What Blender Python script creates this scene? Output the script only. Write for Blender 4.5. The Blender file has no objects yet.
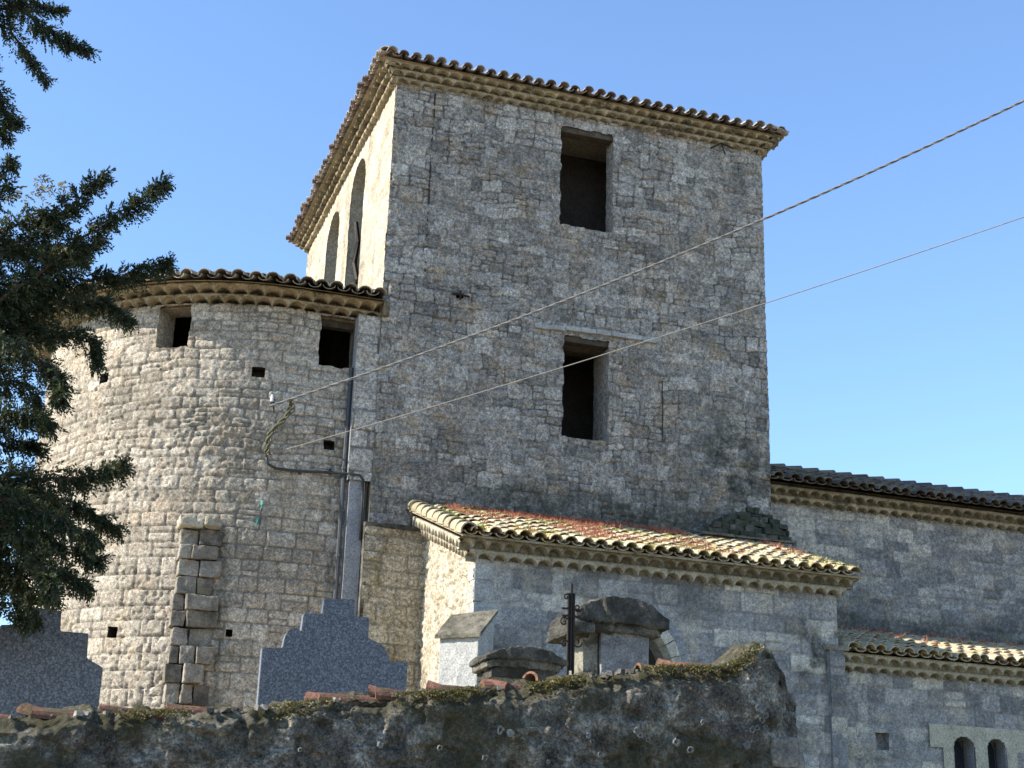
import bpy, bmesh, math, random
import numpy as np
from mathutils import Vector, Matrix
R = math.radians
random.seed(7)
rng = np.random.default_rng(11)

# ------------------------------------------------------------------ camera, sky, sun, exposure
scene = bpy.context.scene
col = scene.collection
CAM = np.array([-5.05, -22.4236, 1.6])
FPX, PITCH, YAW, ROLL = 1512.85, 0.3359241, 0.3154089, 0.0312804
fw = np.array([math.sin(YAW)*math.cos(PITCH), math.cos(YAW)*math.cos(PITCH), math.sin(PITCH)])
r0 = np.array([math.cos(YAW), -math.sin(YAW), 0.0]); u0 = np.cross(r0, fw)
rt = r0*math.cos(ROLL)+u0*math.sin(ROLL); up = -r0*math.sin(ROLL)+u0*math.cos(ROLL)
cam = bpy.data.cameras.new('camera'); cam.sensor_width = 36; cam.lens = 36*FPX/1024
cam.clip_start = 0.1; cam.clip_end = 3000
co = bpy.data.objects.new('camera', cam); col.objects.link(co); scene.camera = co
co.matrix_world = Matrix(((rt[0], up[0], -fw[0], CAM[0]), (rt[1], up[1], -fw[1], CAM[1]), (rt[2], up[2], -fw[2], CAM[2]), (0, 0, 0, 1)))

SUN_EL, SUN_BEHIND = 34.0, 5.5          # sun comes from the left (-X), a little behind the church front
w = bpy.data.worlds.new('World'); scene.world = w; w.use_nodes = True
nt = w.node_tree; nt.nodes.clear()
sky = nt.nodes.new('ShaderNodeTexSky'); sky.sky_type = 'NISHITA'; sky.sun_disc = False
sdir = Vector((-math.cos(R(SUN_BEHIND))*math.cos(R(SUN_EL)), math.sin(R(SUN_BEHIND))*math.cos(R(SUN_EL)), math.sin(R(SUN_EL))))
sky.sun_elevation = R(SUN_EL); sky.sun_rotation = math.atan2(sdir.x, sdir.y)
sky.air_density = 1.0; sky.dust_density = 0.0; sky.ozone_density = 4.4; sky.altitude = 200
bg = nt.nodes.new('ShaderNodeBackground'); bg.inputs[1].default_value = 0.15
wo = nt.nodes.new('ShaderNodeOutputWorld')
nt.links.new(sky.outputs[0], bg.inputs[0]); nt.links.new(bg.outputs[0], wo.inputs[0])
sl = bpy.data.lights.new('sun', 'SUN'); sl.energy = 5.0; sl.angle = R(0.53); sl.color = (1.0, 0.93, 0.82)
so = bpy.data.objects.new('sun', sl); col.objects.link(so)
so.rotation_euler = sdir.to_track_quat('Z', 'Y').to_euler()
vs = scene.view_settings; vs.view_transform = 'Standard'; vs.look = 'None'; vs.gamma = 1; vs.use_curve_mapping = False
vs.exposure = 1.12
try:
    scene.cycles.use_denoising = True
except Exception:
    pass

def at(px, py, y):                       # world point on the vertical plane Y=y seen at a pixel
    d = fw*FPX+rt*(px-512)-up*(py-384)
    return CAM + d*((y-CAM[1])/d[1])

# ------------------------------------------------------------------ noise
_perm = rng.permutation(4096); _val = rng.random(4096)
def vnoise(x, y, seed=0):
    xi = np.floor(x).astype(np.int64); yi = np.floor(y).astype(np.int64)
    fx = x-xi; fy = y-yi; fx = fx*fx*(3-2*fx); fy = fy*fy*(3-2*fy)
    def h(a, b): return _val[_perm[(a*73+b*1291+seed*577+_perm[(b+seed*13) % 4096]) % 4096]]
    a = h(xi, yi); b = h(xi+1, yi); c = h(xi, yi+1); d = h(xi+1, yi+1)
    return (a*(1-fx)+b*fx)*(1-fy)+(c*(1-fx)+d*fx)*fy
def fbm(x, y, seed=0, octv=4):
    s = 0; a = .5; t = 0
    for i in range(octv):
        s = s+a*vnoise(x*2**i, y*2**i, seed+i*7); t += a; a *= .5
    return s/t
def sstep(a, b, x):
    t = np.clip((x-a)/(b-a), 0, 1); return t*t*(3-2*t)

# ------------------------------------------------------------------ materials
class NG:
    def __init__(s, name):
        s.m = bpy.data.materials.new(name); s.m.use_nodes = True
        s.t = s.m.node_tree; s.t.nodes.clear()
        s.out = s.n('ShaderNodeOutputMaterial'); s.b = s.n('ShaderNodeBsdfPrincipled')
        s.t.links.new(s.b.outputs[0], s.out.inputs[0]); s.b.inputs['Roughness'].default_value = .9
        s.b.inputs['Specular IOR Level'].default_value = .25
        s.tc = s.n('ShaderNodeTexCoord').outputs['Object']
    def n(s, k): return s.t.nodes.new(k)
    def put(s, sock, v):
        if isinstance(v, bpy.types.NodeSocket): s.t.links.new(v, sock)
        elif isinstance(v, (tuple, list)) and len(v) == 3 and sock.type == 'RGBA': sock.default_value = (*v, 1)
        else: sock.default_value = v
    def noise(s, scale, detail=4, rough=.55, vec=None, dist=0):
        a = s.n('ShaderNodeTexNoise'); s.put(a.inputs['Vector'], vec or s.tc); a.inputs['Scale'].default_value = scale
        a.inputs['Detail'].default_value = detail; a.inputs['Roughness'].default_value = rough; a.inputs['Distortion'].default_value = dist
        return a.outputs[0]
    def voro(s, scale, feature='F1', vec=None, out=0, rand=1):
        a = s.n('ShaderNodeTexVoronoi'); a.feature = feature; s.put(a.inputs['Vector'], vec or s.tc); a.inputs['Scale'].default_value = scale
        a.inputs['Randomness'].default_value = rand
        return a.outputs[out]
    def ramp(s, f, *stops):
        a = s.n('ShaderNodeValToRGB'); s.put(a.inputs[0], f); e = a.color_ramp.elements
        while len(e) < len(stops): e.new(.5)
        for el, (p, c) in zip(e, stops):
            el.position = p; el.color = (*c, 1) if isinstance(c, tuple) else (c, c, c, 1)
        return a.outputs[0]
    def mix(s, f, a, b, mode='MIX'):
        n = s.n('ShaderNodeMix'); n.data_type = 'RGBA'; n.blend_type = mode
        s.put(n.inputs[0], f); s.put(n.inputs[6], a); s.put(n.inputs[7], b); return n.outputs[2]
    def math(s, op, a, b=0.0, clamp=False):
        n = s.n('ShaderNodeMath'); n.operation = op; n.use_clamp = clamp; s.put(n.inputs[0], a); s.put(n.inputs[1], b); return n.outputs[0]
    def attr(s, name):
        n = s.n('ShaderNodeAttribute'); n.attribute_name = name; return n.outputs['Fac']
    def island(s): return s.n('ShaderNodeNewGeometry').outputs['Random Per Island']
    def bump(s, h, strength=.5, dist=.02):
        n = s.n('ShaderNodeBump'); s.put(n.inputs['Height'], h); n.inputs['Strength'].default_value = strength; n.inputs['Distance'].default_value = dist
        s.t.links.new(n.outputs[0], s.b.inputs['Normal'])
    def base(s, c): s.put(s.b.inputs['Base Color'], c); return s.m

def stone_mat(name, dark, mid, light, mortar, stain=(.035, .038, .028), lichen=(.42, .42, .38), lich=.6, warm=(.30, .22, .13), fine=1.0, bump=.8, tonew=.22, jm=.55, grain=.7, sc=1.0):
    g = NG(name)
    tone, joint, st = g.attr('tone'), g.attr('joint'), g.attr('stain')
    big = g.noise(.7, 5, .6); med = g.noise(6*sc, 5, .65); fin = g.noise(38*sc, 5, .75)
    fin2 = g.noise(17*sc, 5, .75)
    f = g.math('ADD', g.math('MULTIPLY', tone, tonew), g.math('MULTIPLY', big, .18))
    f = g.math('ADD', f, .05); f = g.math('ADD', f, g.math('MULTIPLY', med, .38)); f = g.math('ADD', f, g.math('MULTIPLY', fin2, .34)); f = g.math('SUBTRACT', f, .02+tonew*.5)
    c = g.ramp(f, (.28, dark), (.52, mid), (.74, light))
    # warm ochre stones and patches
    wm = g.math('MULTIPLY', g.ramp(g.noise(2.3, 4, .6, dist=.3), (.5, 0.0), (.68, 1.0)), .55)
    c = g.mix(wm, c, warm)
    # fine grain: dark pits and pale lichen crust
    fr = g.ramp(fin, (.36, .36), (.5, 1.0), (.64, 1.6))
    c = g.mix(.85*fine, c, g.mix(1.0, c, fr, 'MULTIPLY'))
    c = g.mix(grain*fine, c, g.mix(1.0, c, g.ramp(fin2, (.36, .35), (.5, 1.0), (.62, 1.6)), 'MULTIPLY'))
    pm = g.math('MULTIPLY', g.ramp(g.noise(85, 3, .7), (.57, 0.0), (.67, 1.0)), g.ramp(g.noise(3.1, 4, .6), (.35, .3), (.65, 1.0)))
    c = g.mix(g.math('MULTIPLY', pm, lich), c, lichen)
    dk = g.math('MULTIPLY', g.ramp(g.noise(24, 4, .7, dist=.6), (.55, 0.0), (.68, 1.0)), g.ramp(g.noise(1.7, 4, .65), (.4, 0.0), (.6, 1.0)))
    c = g.mix(g.math('MULTIPLY', dk, .5), c, tuple(x*.35 for x in dark))
    c = g.mix(g.math('MULTIPLY', joint, jm), c, g.mix(fin, tuple(x*.35 for x in mortar), tuple(x*1.25 for x in mortar)))
    sm = g.math('MULTIPLY', st, g.ramp(g.noise(9, 5, .7), (.32, .35), (.6, 1.0)))
    c = g.mix(sm, c, g.mix(g.noise(50, 3), tuple(x*.5 for x in stain), tuple(x*1.6 for x in stain)))
    h = g.math('ADD', g.math('MULTIPLY', med, .5), g.math('MULTIPLY', fin, .6))
    g.bump(h, bump, .03)
    return g.base(c)

M = {}
M['tower'] = stone_mat('weathered rubble limestone', (.12, .110, .095), (.27, .247, .212), (.45, .415, .355), (.075, .066, .053), warm=(.32, .235, .14), lichen=(.50, .47, .41), tonew=.34, jm=.85, grain=.65)
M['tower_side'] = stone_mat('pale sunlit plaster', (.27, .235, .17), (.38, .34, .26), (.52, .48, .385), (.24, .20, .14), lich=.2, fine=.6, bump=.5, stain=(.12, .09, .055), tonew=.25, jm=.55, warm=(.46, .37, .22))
M['apse'] = stone_mat('coursed limestone', (.16, .135, .10), (.345, .30, .235), (.51, .455, .365), (.15, .13, .10), warm=(.38, .29, .19), lichen=(.56, .53, .46), lich=.4, tonew=.25, jm=.8, grain=.5, bump=.4)
M['apse_low'] = stone_mat('ochre ashlar', (.18, .155, .11), (.36, .32, .235), (.52, .47, .36), (.12, .10, .07), warm=(.30, .23, .12), stain=(.13, .10, .04))
M['annex'] = stone_mat('bluish lichened ashlar', (.14, .138, .138), (.25, .245, .235), (.46, .43, .36), (.17, .16, .14), warm=(.44, .385, .28), lich=.6, bump=.5, lichen=(.56, .54, .49), grain=.5, fine=.75, tonew=.5, jm=.75)
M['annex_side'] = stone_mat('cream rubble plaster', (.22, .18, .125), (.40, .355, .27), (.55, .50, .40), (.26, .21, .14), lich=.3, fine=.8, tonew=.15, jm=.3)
M['nave'] = stone_mat('grey blue lichened wall', (.12, .118, .115), (.225, .215, .20), (.40, .37, .305), (.13, .12, .105), warm=(.38, .31, .21), lich=.6, bump=.45, grain=.6, fine=.85, tonew=.5, jm=.55)
M['wall'] = stone_mat('dark rough boundary render', (.04, .034, .026), (.145, .13, .104), (.40, .37, .30), (.04, .038, .034), stain=(.045, .040, .012), warm=(.10, .085, .055), lich=.35, bump=1.0, tonew=.35, sc=2.2)

def plain_stone(name, a, b, c, moss=None, mossamt=.0, bump=.6, sc=1.0, island=.25):
    g = NG(name)
    f = g.math('ADD', g.math('MULTIPLY', g.noise(5*sc, 6, .7), .8), g.math('MULTIPLY', g.math('SUBTRACT', g.island(), .5), island))
    f = g.math('ADD', f, .1)
    col_ = g.ramp(f, (.3, a), (.5, b), (.7, c))
    fin = g.noise(45*sc, 4, .75)
    col_ = g.mix(.8, col_, g.mix(1.0, col_, g.ramp(fin, (.36, .5), (.5, 1.0), (.66, 1.5)), 'MULTIPLY'))
    if moss:
        col_ = g.mix(g.math('MULTIPLY', g.ramp(g.noise(4.5*sc, 5, .7), (.5-mossamt*.2, 0.0), (.62-mossamt*.1, 1.0)), .9), col_, moss)
    g.bump(g.math('ADD', fin, g.noise(12*sc, 4)), bump, .02)
    return g.base(col_)
M['cornice'] = plain_stone('ochre mortar and tile cornice', (.10, .08, .048), (.26, .21, .13), (.40, .335, .225), moss=(.07, .065, .045), mossamt=-.2)
M['cornice_pale'] = plain_stone('pale mortar and tile cornice', (.15, .13, .09), (.31, .275, .20), (.44, .40, .31), moss=(.11, .10, .07), mossamt=-.3)
M['capstone'] = plain_stone('dark lichened capstone', (.03, .03, .026), (.075, .07, .058), (.16, .15, .12), moss=(.03, .028, .02), mossamt=.2)
M['slab'] = plain_stone('grey brown slab', (.07, .065, .05), (.16, .145, .11), (.26, .24, .19), moss=(.05, .048, .035), mossamt=0)
M['pale_block'] = plain_stone('pale smooth block', (.20, .20, .19), (.31, .31, .29), (.42, .41, .37), bump=.25, island=.1)
M['ochre_cap'] = plain_stone('ochre lichen block', (.17, .145, .10), (.30, .265, .19), (.42, .385, .31), moss=(.32, .24, .09), mossamt=-.4)
M['cement'] = plain_stone('smooth grey cement', (.17, .175, .18), (.22, .225, .23), (.28, .28, .28), bump=.2, island=0)
M['dark'] = plain_stone('dark inside', (.03, .026, .022), (.045, .038, .032), (.06, .05, .042))  # near-black colour stands in for the shade of interiors and recesses
M['headstone_moss'] = plain_stone('black green mossy rubble', (.02, .022, .016), (.06, .06, .045), (.16, .15, .12), moss=(.035, .04, .02), mossamt=.2)
M['ring'] = plain_stone('cream moulded stone', (.26, .24, .19), (.44, .41, .33), (.56, .53, .44), bump=.3)
M['tomb'] = plain_stone('grey rendered tomb', (.08, .08, .08), (.17, .168, .165), (.29, .285, .265), bump=.5)
M['stub'] = plain_stone('ochre grey stub stone', (.06, .054, .044), (.165, .145, .115), (.30, .27, .22), moss=(.20, .155, .085), mossamt=-.4, island=.25)
M['pierq'] = plain_stone('dark grey pier stone', (.05, .045, .038), (.14, .13, .11), (.27, .25, .21))
M['pier'] = plain_stone('grey blue pier stone', (.08, .085, .09), (.17, .172, .175), (.32, .31, .285))
M['wood'] = plain_stone('old grey brown timber', (.035, .027, .018), (.07, .055, .038), (.12, .10, .075), sc=2)

def tile_mat(name, cols, moss, mossamt, moss2=None):
    g = NG(name)
    f = g.math('ADD', g.math('MULTIPLY', g.island(), .65), g.math('MULTIPLY', g.noise(7, 4, .6), .35))
    n = len(cols)
    c = g.ramp(f, *[(.1+.8*i/(n-1), cc) for i, cc in enumerate(cols)])
    fin = g.noise(40, 4, .75)
    c = g.mix(.8, c, g.mix(1.0, c, g.ramp(fin, (.36, .5), (.5, 1.0), (.66, 1.45)), 'MULTIPLY'))
    c = g.mix(g.ramp(g.noise(11, 5, .7), (.56-mossamt*.15, 0.0), (.66-mossamt*.15, .9)), c, moss)
    if moss2: c = g.mix(g.ramp(g.noise(3.3, 5, .7), (.54, 0.0), (.62, .9)), c, moss2)
    g.bump(fin, .5, .015)
    return g.base(c)
M['tile_dark'] = tile_mat('dark weathered clay tile', [(.05, .045, .038), (.10, .08, .065), (.19, .155, .12), (.12, .11, .09)], (.06, .055, .045), .2, (.20, .17, .10))
M['tile_apse'] = tile_mat('brown mossy clay tile', [(.10, .085, .068), (.20, .165, .13), (.34, .30, .23), (.22, .20, .16)], (.30, .22, .06), -.1, (.10, .09, .07))
M['tile_red'] = tile_mat('red clay tile', [(.13, .11, .095), (.24, .175, .14), (.38, .33, .27), (.22, .20, .17)], (.12, .09, .06), 0)
M['tile_pale'] = tile_mat('sun bleached clay tile', [(.30, .21, .14), (.38, .31, .21), (.48, .42, .31), (.37, .29, .18)], (.22, .21, .055), .25, (.42, .30, .12))
M['tile_moss'] = tile_mat('lichened verge tile', [(.22, .18, .10), (.32, .28, .19), (.38, .33, .22), (.28, .24, .14)], (.16, .14, .08), .1)
M['coping'] = tile_mat('orange red coping tile', [(.11, .055, .036), (.20, .09, .058), (.25, .15, .105), (.15, .10, .07)], (.05, .042, .02), .4, (.09, .075, .04))

def flat_mat(name, c, rough=.7, metal=0.0, var=.25, sc=20):
    g = NG(name); g.b.inputs['Roughness'].default_value = rough; g.b.inputs['Metallic'].default_value = metal
    n = g.noise(sc, 3)
    return g.base(g.ramp(n, (.3, tuple(x*(1-var) for x in c)), (.7, tuple(x*(1+var) for x in c))))
M['pipe'] = flat_mat('weathered zinc pipe', (.06, .065, .07), .55, .3)
M['iron'] = flat_mat('rusted wrought iron', (.028, .022, .018), .7, .3)
M['cable'] = flat_mat('pale grey twisted cable', (.16, .155, .145), .6)
M['cable_thin'] = flat_mat('thin pale cable', (.22, .205, .18), .6)
M['cable_dark'] = flat_mat('black wall cable', (.03, .032, .035), .5)
M['cable_moss'] = flat_mat('mossy yellow cable', (.10, .095, .055), .8)
M['ceramic'] = flat_mat('white ceramic', (.65, .64, .60), .3, 0, .1)
M['teal'] = flat_mat('teal scrap', (.07, .26, .21), .6)
def granite():
    g = NG('speckled blue grey granite'); g.b.inputs['Roughness'].default_value = .45
    v = g.noise(75, 3, .85); v2 = g.voro(140)
    c = g.ramp(v, (.36, (.05, .054, .060)), (.5, (.10, .106, .116)), (.62, (.24, .25, .265)))
    c = g.mix(g.ramp(v2, (.12, .8), (.3, 0.0)), c, (.04, .045, .055))
    return g.base(c)
M['granite'] = granite()
M['granite_edge'] = flat_mat('pale sawn granite edge', (.40, .40, .40), .5)
M['bark'] = plain_stone('bark', (.05, .035, .024), (.09, .065, .045), (.14, .11, .08), sc=3)
def leaf_mat(name, a, b, c, tr=.3):
    g = NG(name); g.b.inputs['Roughness'].default_value = .55
    g.base(g.ramp(g.island(), (.0, a), (.6, b), (1.0, c)))
    t = g.n('ShaderNodeBsdfTranslucent'); g.put(t.inputs[0], tuple(x*1.5 for x in c)); mx = g.n('ShaderNodeMixShader'); mx.inputs[0].default_value = tr
    g.t.links.new(g.b.outputs[0], mx.inputs[1]); g.t.links.new(t.outputs[0], mx.inputs[2]); g.t.links.new(mx.outputs[0], g.out.inputs[0])
    return g.m
M['leaf'] = leaf_mat('dark conifer leaves', (.014, .026, .015), (.026, .042, .020), (.060, .070, .026))
M['leaf_yellow_lit'] = leaf_mat('sunlit yellow leaves', (.10, .11, .04), (.20, .17, .06), (.28, .22, .10), .4)  # yellow lightened so the leaves look sunlit
M['sedum_red'] = leaf_mat('red stonecrop', (.22, .06, .04), (.36, .10, .07), (.42, .22, .12), .3)
M['sedum_green'] = leaf_mat('green moss and grass', (.10, .13, .03), (.20, .22, .05), (.33, .33, .08), .3)
M['moss'] = leaf_mat('dark moss tufts', (.025, .024, .010), (.06, .055, .018), (.16, .135, .03), .15)
def ground_mat():
    g = NG('grass and bounce ground'); 
    grass = g.ramp(g.noise(.8, 8, .7), (.3, (.05, .06, .025)), (.5, (.10, .11, .045)), (.7, (.17, .15, .08)))
    bounce_gravel = g.ramp(g.noise(30, 6, .8), (.3, (.24, .19, .13)), (.5, (.42, .345, .25)), (.7, (.56, .48, .37)))  # unseen pale ground added to bounce warm light onto the shaded walls
    return g.base(g.mix(g.ramp(g.noise(.12, 5, .6), (.50, 1.0), (.60, 0.0)), grass, bounce_gravel))
M['ground'] = ground_mat()

# ------------------------------------------------------------------ object helpers
def thing(name, label, cat, loc=(0, 0, 0), group=None):
    o = bpy.data.objects.new(name, None); col.objects.link(o); o.location = loc; o.empty_display_size = .3
    return tag(o, label, cat, group)
def tag(o, label=None, cat=None, group=None, kind=None):
    if label: o['label'] = label
    if cat: o['category'] = cat
    if group: o['group'] = group
    if kind: o['kind'] = kind
    return o
WP = {}
def wpos(o):
    p = np.zeros(3)
    while o is not None: p = p+np.array(o.location); o = o.parent
    return p
def mesh_obj(name, V, F, mat, parent=None, attrs=None, smooth=False, mats=None, fmat=None):
    """V world coordinates (n,3); F list of tuples or (n,4) array"""
    V = np.asarray(V, float)
    me = bpy.data.meshes.new(name)
    if isinstance(F, np.ndarray):
        n = len(F); k = F.shape[1]
        me.vertices.add(len(V)); me.loops.add(n*k); me.polygons.add(n)
        me.loops.foreach_set('vertex_index', F.astype(np.int32).ravel())
        me.polygons.foreach_set('loop_start', np.arange(0, n*k, k, dtype=np.int32))
        me.polygons.foreach_set('loop_total', np.full(n, k, dtype=np.int32))
        o_ = V-(wpos(parent) if parent else V.mean(0)*0)
        me.vertices.foreach_set('co', o_.astype(np.float32).ravel()); me.update(calc_edges=True)
    else:
        o_ = V-(wpos(parent) if parent else 0)
        me.from_pydata([tuple(v) for v in o_], [], F)
    for m_ in (mats or [mat]): me.materials.append(m_)
    if fmat is not None: me.polygons.foreach_set('material_index', np.asarray(fmat, dtype=np.int32))
    if attrs:
        for k_, a in attrs.items():
            at_ = me.attributes.new(k_, 'FLOAT', 'POINT'); at_.data.foreach_set('value', np.asarray(a, dtype=np.float32).ravel())
    if smooth: me.polygons.foreach_set('use_smooth', np.ones(len(me.polygons), dtype=bool))
    me.validate(); me.update()
    o = bpy.data.objects.new(name, me); col.objects.link(o)
    if parent: o.parent = parent
    return o
class MB:
    def __init__(s): s.V = []; s.F = []; s.n = 0
    def add(s, V, F):
        V = np.asarray(V, float); s.V.append(V); s.F += [tuple(i+s.n for i in f) for f in F]; s.n += len(V)
    def box(s, a, b, rot=0, ctr=None, jit=0):
        x0, y0, z0 = a; x1, y1, z1 = b
        V = np.array([(x, y, z) for z in (z0, z1) for y in (y0, y1) for x in (x0, x1)], float)
        if jit: V += rng.uniform(-jit, jit, V.shape)
        if rot:
            c = np.array(ctr if ctr is not None else ((x0+x1)/2, (y0+y1)/2)); ca, sa = math.cos(rot), math.sin(rot)
            d = V[:, :2]-c; V[:, 0] = c[0]+d[:, 0]*ca-d[:, 1]*sa; V[:, 1] = c[1]+d[:, 0]*sa+d[:, 1]*ca
        s.add(V, [(0, 2, 3, 1), (4, 5, 7, 6), (0, 1, 5, 4), (2, 6, 7, 3), (0, 4, 6, 2), (1, 3, 7, 5)])
    def tube(s, pts, r, n=6, r1=None):
        pts = np.asarray(pts, float); m = len(pts); V = []
        for i, p in enumerate(pts):
            t = pts[min(i+1, m-1)]-pts[max(i-1, 0)]; t /= np.linalg.norm(t)+1e-9
            a = np.cross(t, (0, 0, 1)); 
            if np.linalg.norm(a) < .05: a = np.cross(t, (0, 1, 0))
            a /= np.linalg.norm(a); b = np.cross(t, a)
            rr = r if r1 is None else r+(r1-r)*i/(m-1)
            for k in range(n):
                q = 2*math.pi*k/n; V.append(p+rr*(math.cos(q)*a+math.sin(q)*b))
        F = [(i*n+k, i*n+(k+1) % n, (i+1)*n+(k+1) % n, (i+1)*n+k) for i in range(m-1) for k in range(n)]
        F += [tuple(range(n))[::-1], tuple((m-1)*n+k for k in range(n))]
        s.add(V, F)
    def grid(s, P):                      # P (a,b,3)
        a, b, _ = P.shape
        s.add(P.reshape(-1, 3), [(i*b+j, i*b+j+1, (i+1)*b+j+1, (i+1)*b+j) for i in range(a-1) for j in range(b-1)])
    def build(s, name, mat, parent=None, smooth=False):
        return mesh_obj(name, np.vstack(s.V), s.F, mat, parent, smooth=smooth)
def rough(o, seg=.06, amp=.012, seed=1, bevel=.0):      # break up a clean block: bevel, subdivide, displace
    bm = bmesh.new(); bm.from_mesh(o.data)
    if bevel: bmesh.ops.bevel(bm, geom=bm.edges[:], offset=bevel, segments=2, profile=.6, affect='EDGES')
    for _ in range(5):
        es = [e for e in bm.edges if e.calc_length() > seg*1.5]
        if not es: break
        bmesh.ops.subdivide_edges(bm, edges=es, cuts=1, use_grid_fill=True)
    bmesh.ops.triangulate(bm, faces=[f for f in bm.faces if len(f.verts) > 4])
    bm.normal_update()
    P = np.array([v.co for v in bm.verts]); 
    d = fbm(P[:, 0]*9+P[:, 2]*3, P[:, 1]*9+P[:, 2]*7, seed)-.5+.4*(fbm(P[:, 0]*31+P[:, 2]*17, P[:, 1]*31-P[:, 2]*23, seed+3)-.5)
    for v, k in zip(bm.verts, d): v.co += v.normal*float(k)*amp*2
    bm.to_mesh(o.data); bm.free(); o.data.update(); return o

# ------------------------------------------------------------------ masonry skin
def inhole(h, s, z, pad=0.0):
    k = h.get('kind', 'rect')
    r = (s > h['s0']-pad) & (s < h['s1']+pad) & (z > h['z0']-pad)
    if k == 'rect': return r & (z < h['z1']+pad)
    rad = (h['s1']-h['s0'])/2; cs = (h['s0']+h['s1'])/2; zs = h['z1']-rad
    return (r & (z < zs)) | (((s-cs)**2+(z-zs)**2 < (rad+pad)**2) & (z >= zs))
def masonry(name, mat, parent, s0, s1, z0, z1, mapf, rows=(.18, .26), wid=(.22, .5), depth=.018, rough_a=.012, res=.025,
            holes=(), seed=1, warp=.02, split=.2, stain=None, top=None, proud=.012, jw=.014, regions=None, tonef=None, sres=None, pillow=.006, jlow=.35, calm=None, soft=.009):
    rg = np.random.default_rng(seed)
    S = list(np.arange(s0, s1, sres or res))+[s1]; Z = list(np.arange(z0, z1, res))+[z1]
    for h in holes:                      # put grid lines exactly on opening edges
        for arr, ks in ((S, ('s0', 's1')), (Z, ('z0', 'z1'))):
            for k in ks:
                v = h[k]
                if arr[0] < v < arr[-1]:
                    i = int(np.argmin([abs(q-v) for q in arr])); arr[i] = v
    S = np.array(S); Z = np.array(Z); SS, ZZ = np.meshgrid(S, Z, indexing='ij')
    cm = np.zeros_like(SS) if calm is None else 1-sstep(calm-.25, calm+.25, ZZ)
    warp = warp*(1-.7*cm)
    Sw = SS+(fbm(SS*2.2, ZZ*2.2, seed)-.5)*warp*2.2+(fbm(SS*13, ZZ*13, seed+5)-.5)*.022
    Zw = ZZ+(fbm(SS*1.3, ZZ*1.3, seed+9)-.5)*warp*3+(fbm(SS*13, ZZ*13, seed+15)-.5)*.022
    edges = [z0-.5]
    while edges[-1] < z1+.6:
        zc = edges[-1]; rr, ww = rows, wid
        if regions:
            for lim, r_, w_ in regions:
                if zc < lim: rr, ww = r_, w_; break
        edges.append(zc+rg.uniform(*rr))
    edges = np.array(edges); ri = np.clip(np.searchsorted(edges, Zw)-1, 0, len(edges)-2)
    H = np.zeros_like(SS); T = np.zeros_like(SS); J = np.zeros_like(SS)
    for r in range(len(edges)-1):
        mk = ri == r
        if not mk.any(): continue
        ww = wid
        if regions:
            for lim, r_, w_ in regions:
                if edges[r] < lim: ww = w_; break
        be = [s0-1-rg.uniform(0, .5)]
        while be[-1] < s1+1.2: be.append(be[-1]+rg.uniform(*ww))
        be = np.array(be); nb = len(be)
        bi = np.clip(np.searchsorted(be, Sw[mk])-1, 0, nb-2)
        off = rg.normal(0, 1, nb); tn = np.clip(rg.normal(.5, .24, nb), 0, 1); sp = rg.random(nb) < split; spz = rg.uniform(.35, .65, nb)
        off2 = rg.normal(0, 1, nb); tn2 = np.clip(rg.normal(.5, .24, nb), 0, 1); miss = rg.random(nb) < .012; tilt = rg.normal(0, .25, nb)
        zl = Zw[mk]; a = edges[r]; b = edges[r+1]; zm = a+(b-a)*spz[bi]
        isp = sp[bi]; upz = isp & (zl > zm)
        za = np.where(upz, zm, a); zb = np.where(isp & ~upz, zm, b)
        dx = np.minimum(Sw[mk]-be[bi], be[bi+1]-Sw[mk]); dz = np.minimum(zl-za, zb-zl)
        e = -np.log(np.exp(-dx*70)+np.exp(-dz*70))/70
        jwv = jw*(.5+1.2*fbm(SS[mk]*3, ZZ[mk]*3, seed+33, 2))
        j = 1-sstep(jwv*.3, jwv+soft, e)
        o_ = np.where(upz, off2[bi], off[bi]); t_ = np.where(upz, tn2[bi], tn[bi])
        cx = (Sw[mk]-(be[bi]+be[bi+1])/2)
        h = proud*o_+tilt[bi]*cx*.04-pillow*np.exp(-e/.022)
        h = np.where(miss[bi], h-.04, h)
        H[mk] = h*(1-j)-depth*j; T[mk] = t_; J[mk] = j
    jmod = np.maximum(jlow, cm)
    jmod = jmod+(1-jmod)*sstep(.42, .60, fbm(SS*1.7, ZZ*2.3, seed+70, 3))
    H = H+J*depth*(1-jmod)*.8; J = J*jmod
    H = H*(1-.35*cm*(1-J)); rough_a = rough_a*(1-.35*cm)
    H += (fbm(SS*7, ZZ*7, seed+40)-.5)*rough_a*1.3*(1-.4*cm)+(fbm(SS*22, ZZ*22, seed+44, 3)-.5)*rough_a*2.3*(1-.4*J)
    H += (fbm(SS*.6, ZZ*.6, seed+47, 2)-.5)*.05
    pits = sstep(.70, .80, vnoise(SS*16, ZZ*16, seed+50))*(vnoise(SS*1.5, ZZ*1.5, seed+51) > .5)
    H -= pits*.02
    near = np.zeros_like(SS)
    for h in holes: near = np.maximum(near, inhole(h, SS, ZZ, .03)*1.0)
    H = H*(1-near*.7)
    SS0, ZZ0 = SS, ZZ; SS = SS.copy(); ZZ = ZZ.copy()
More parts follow.
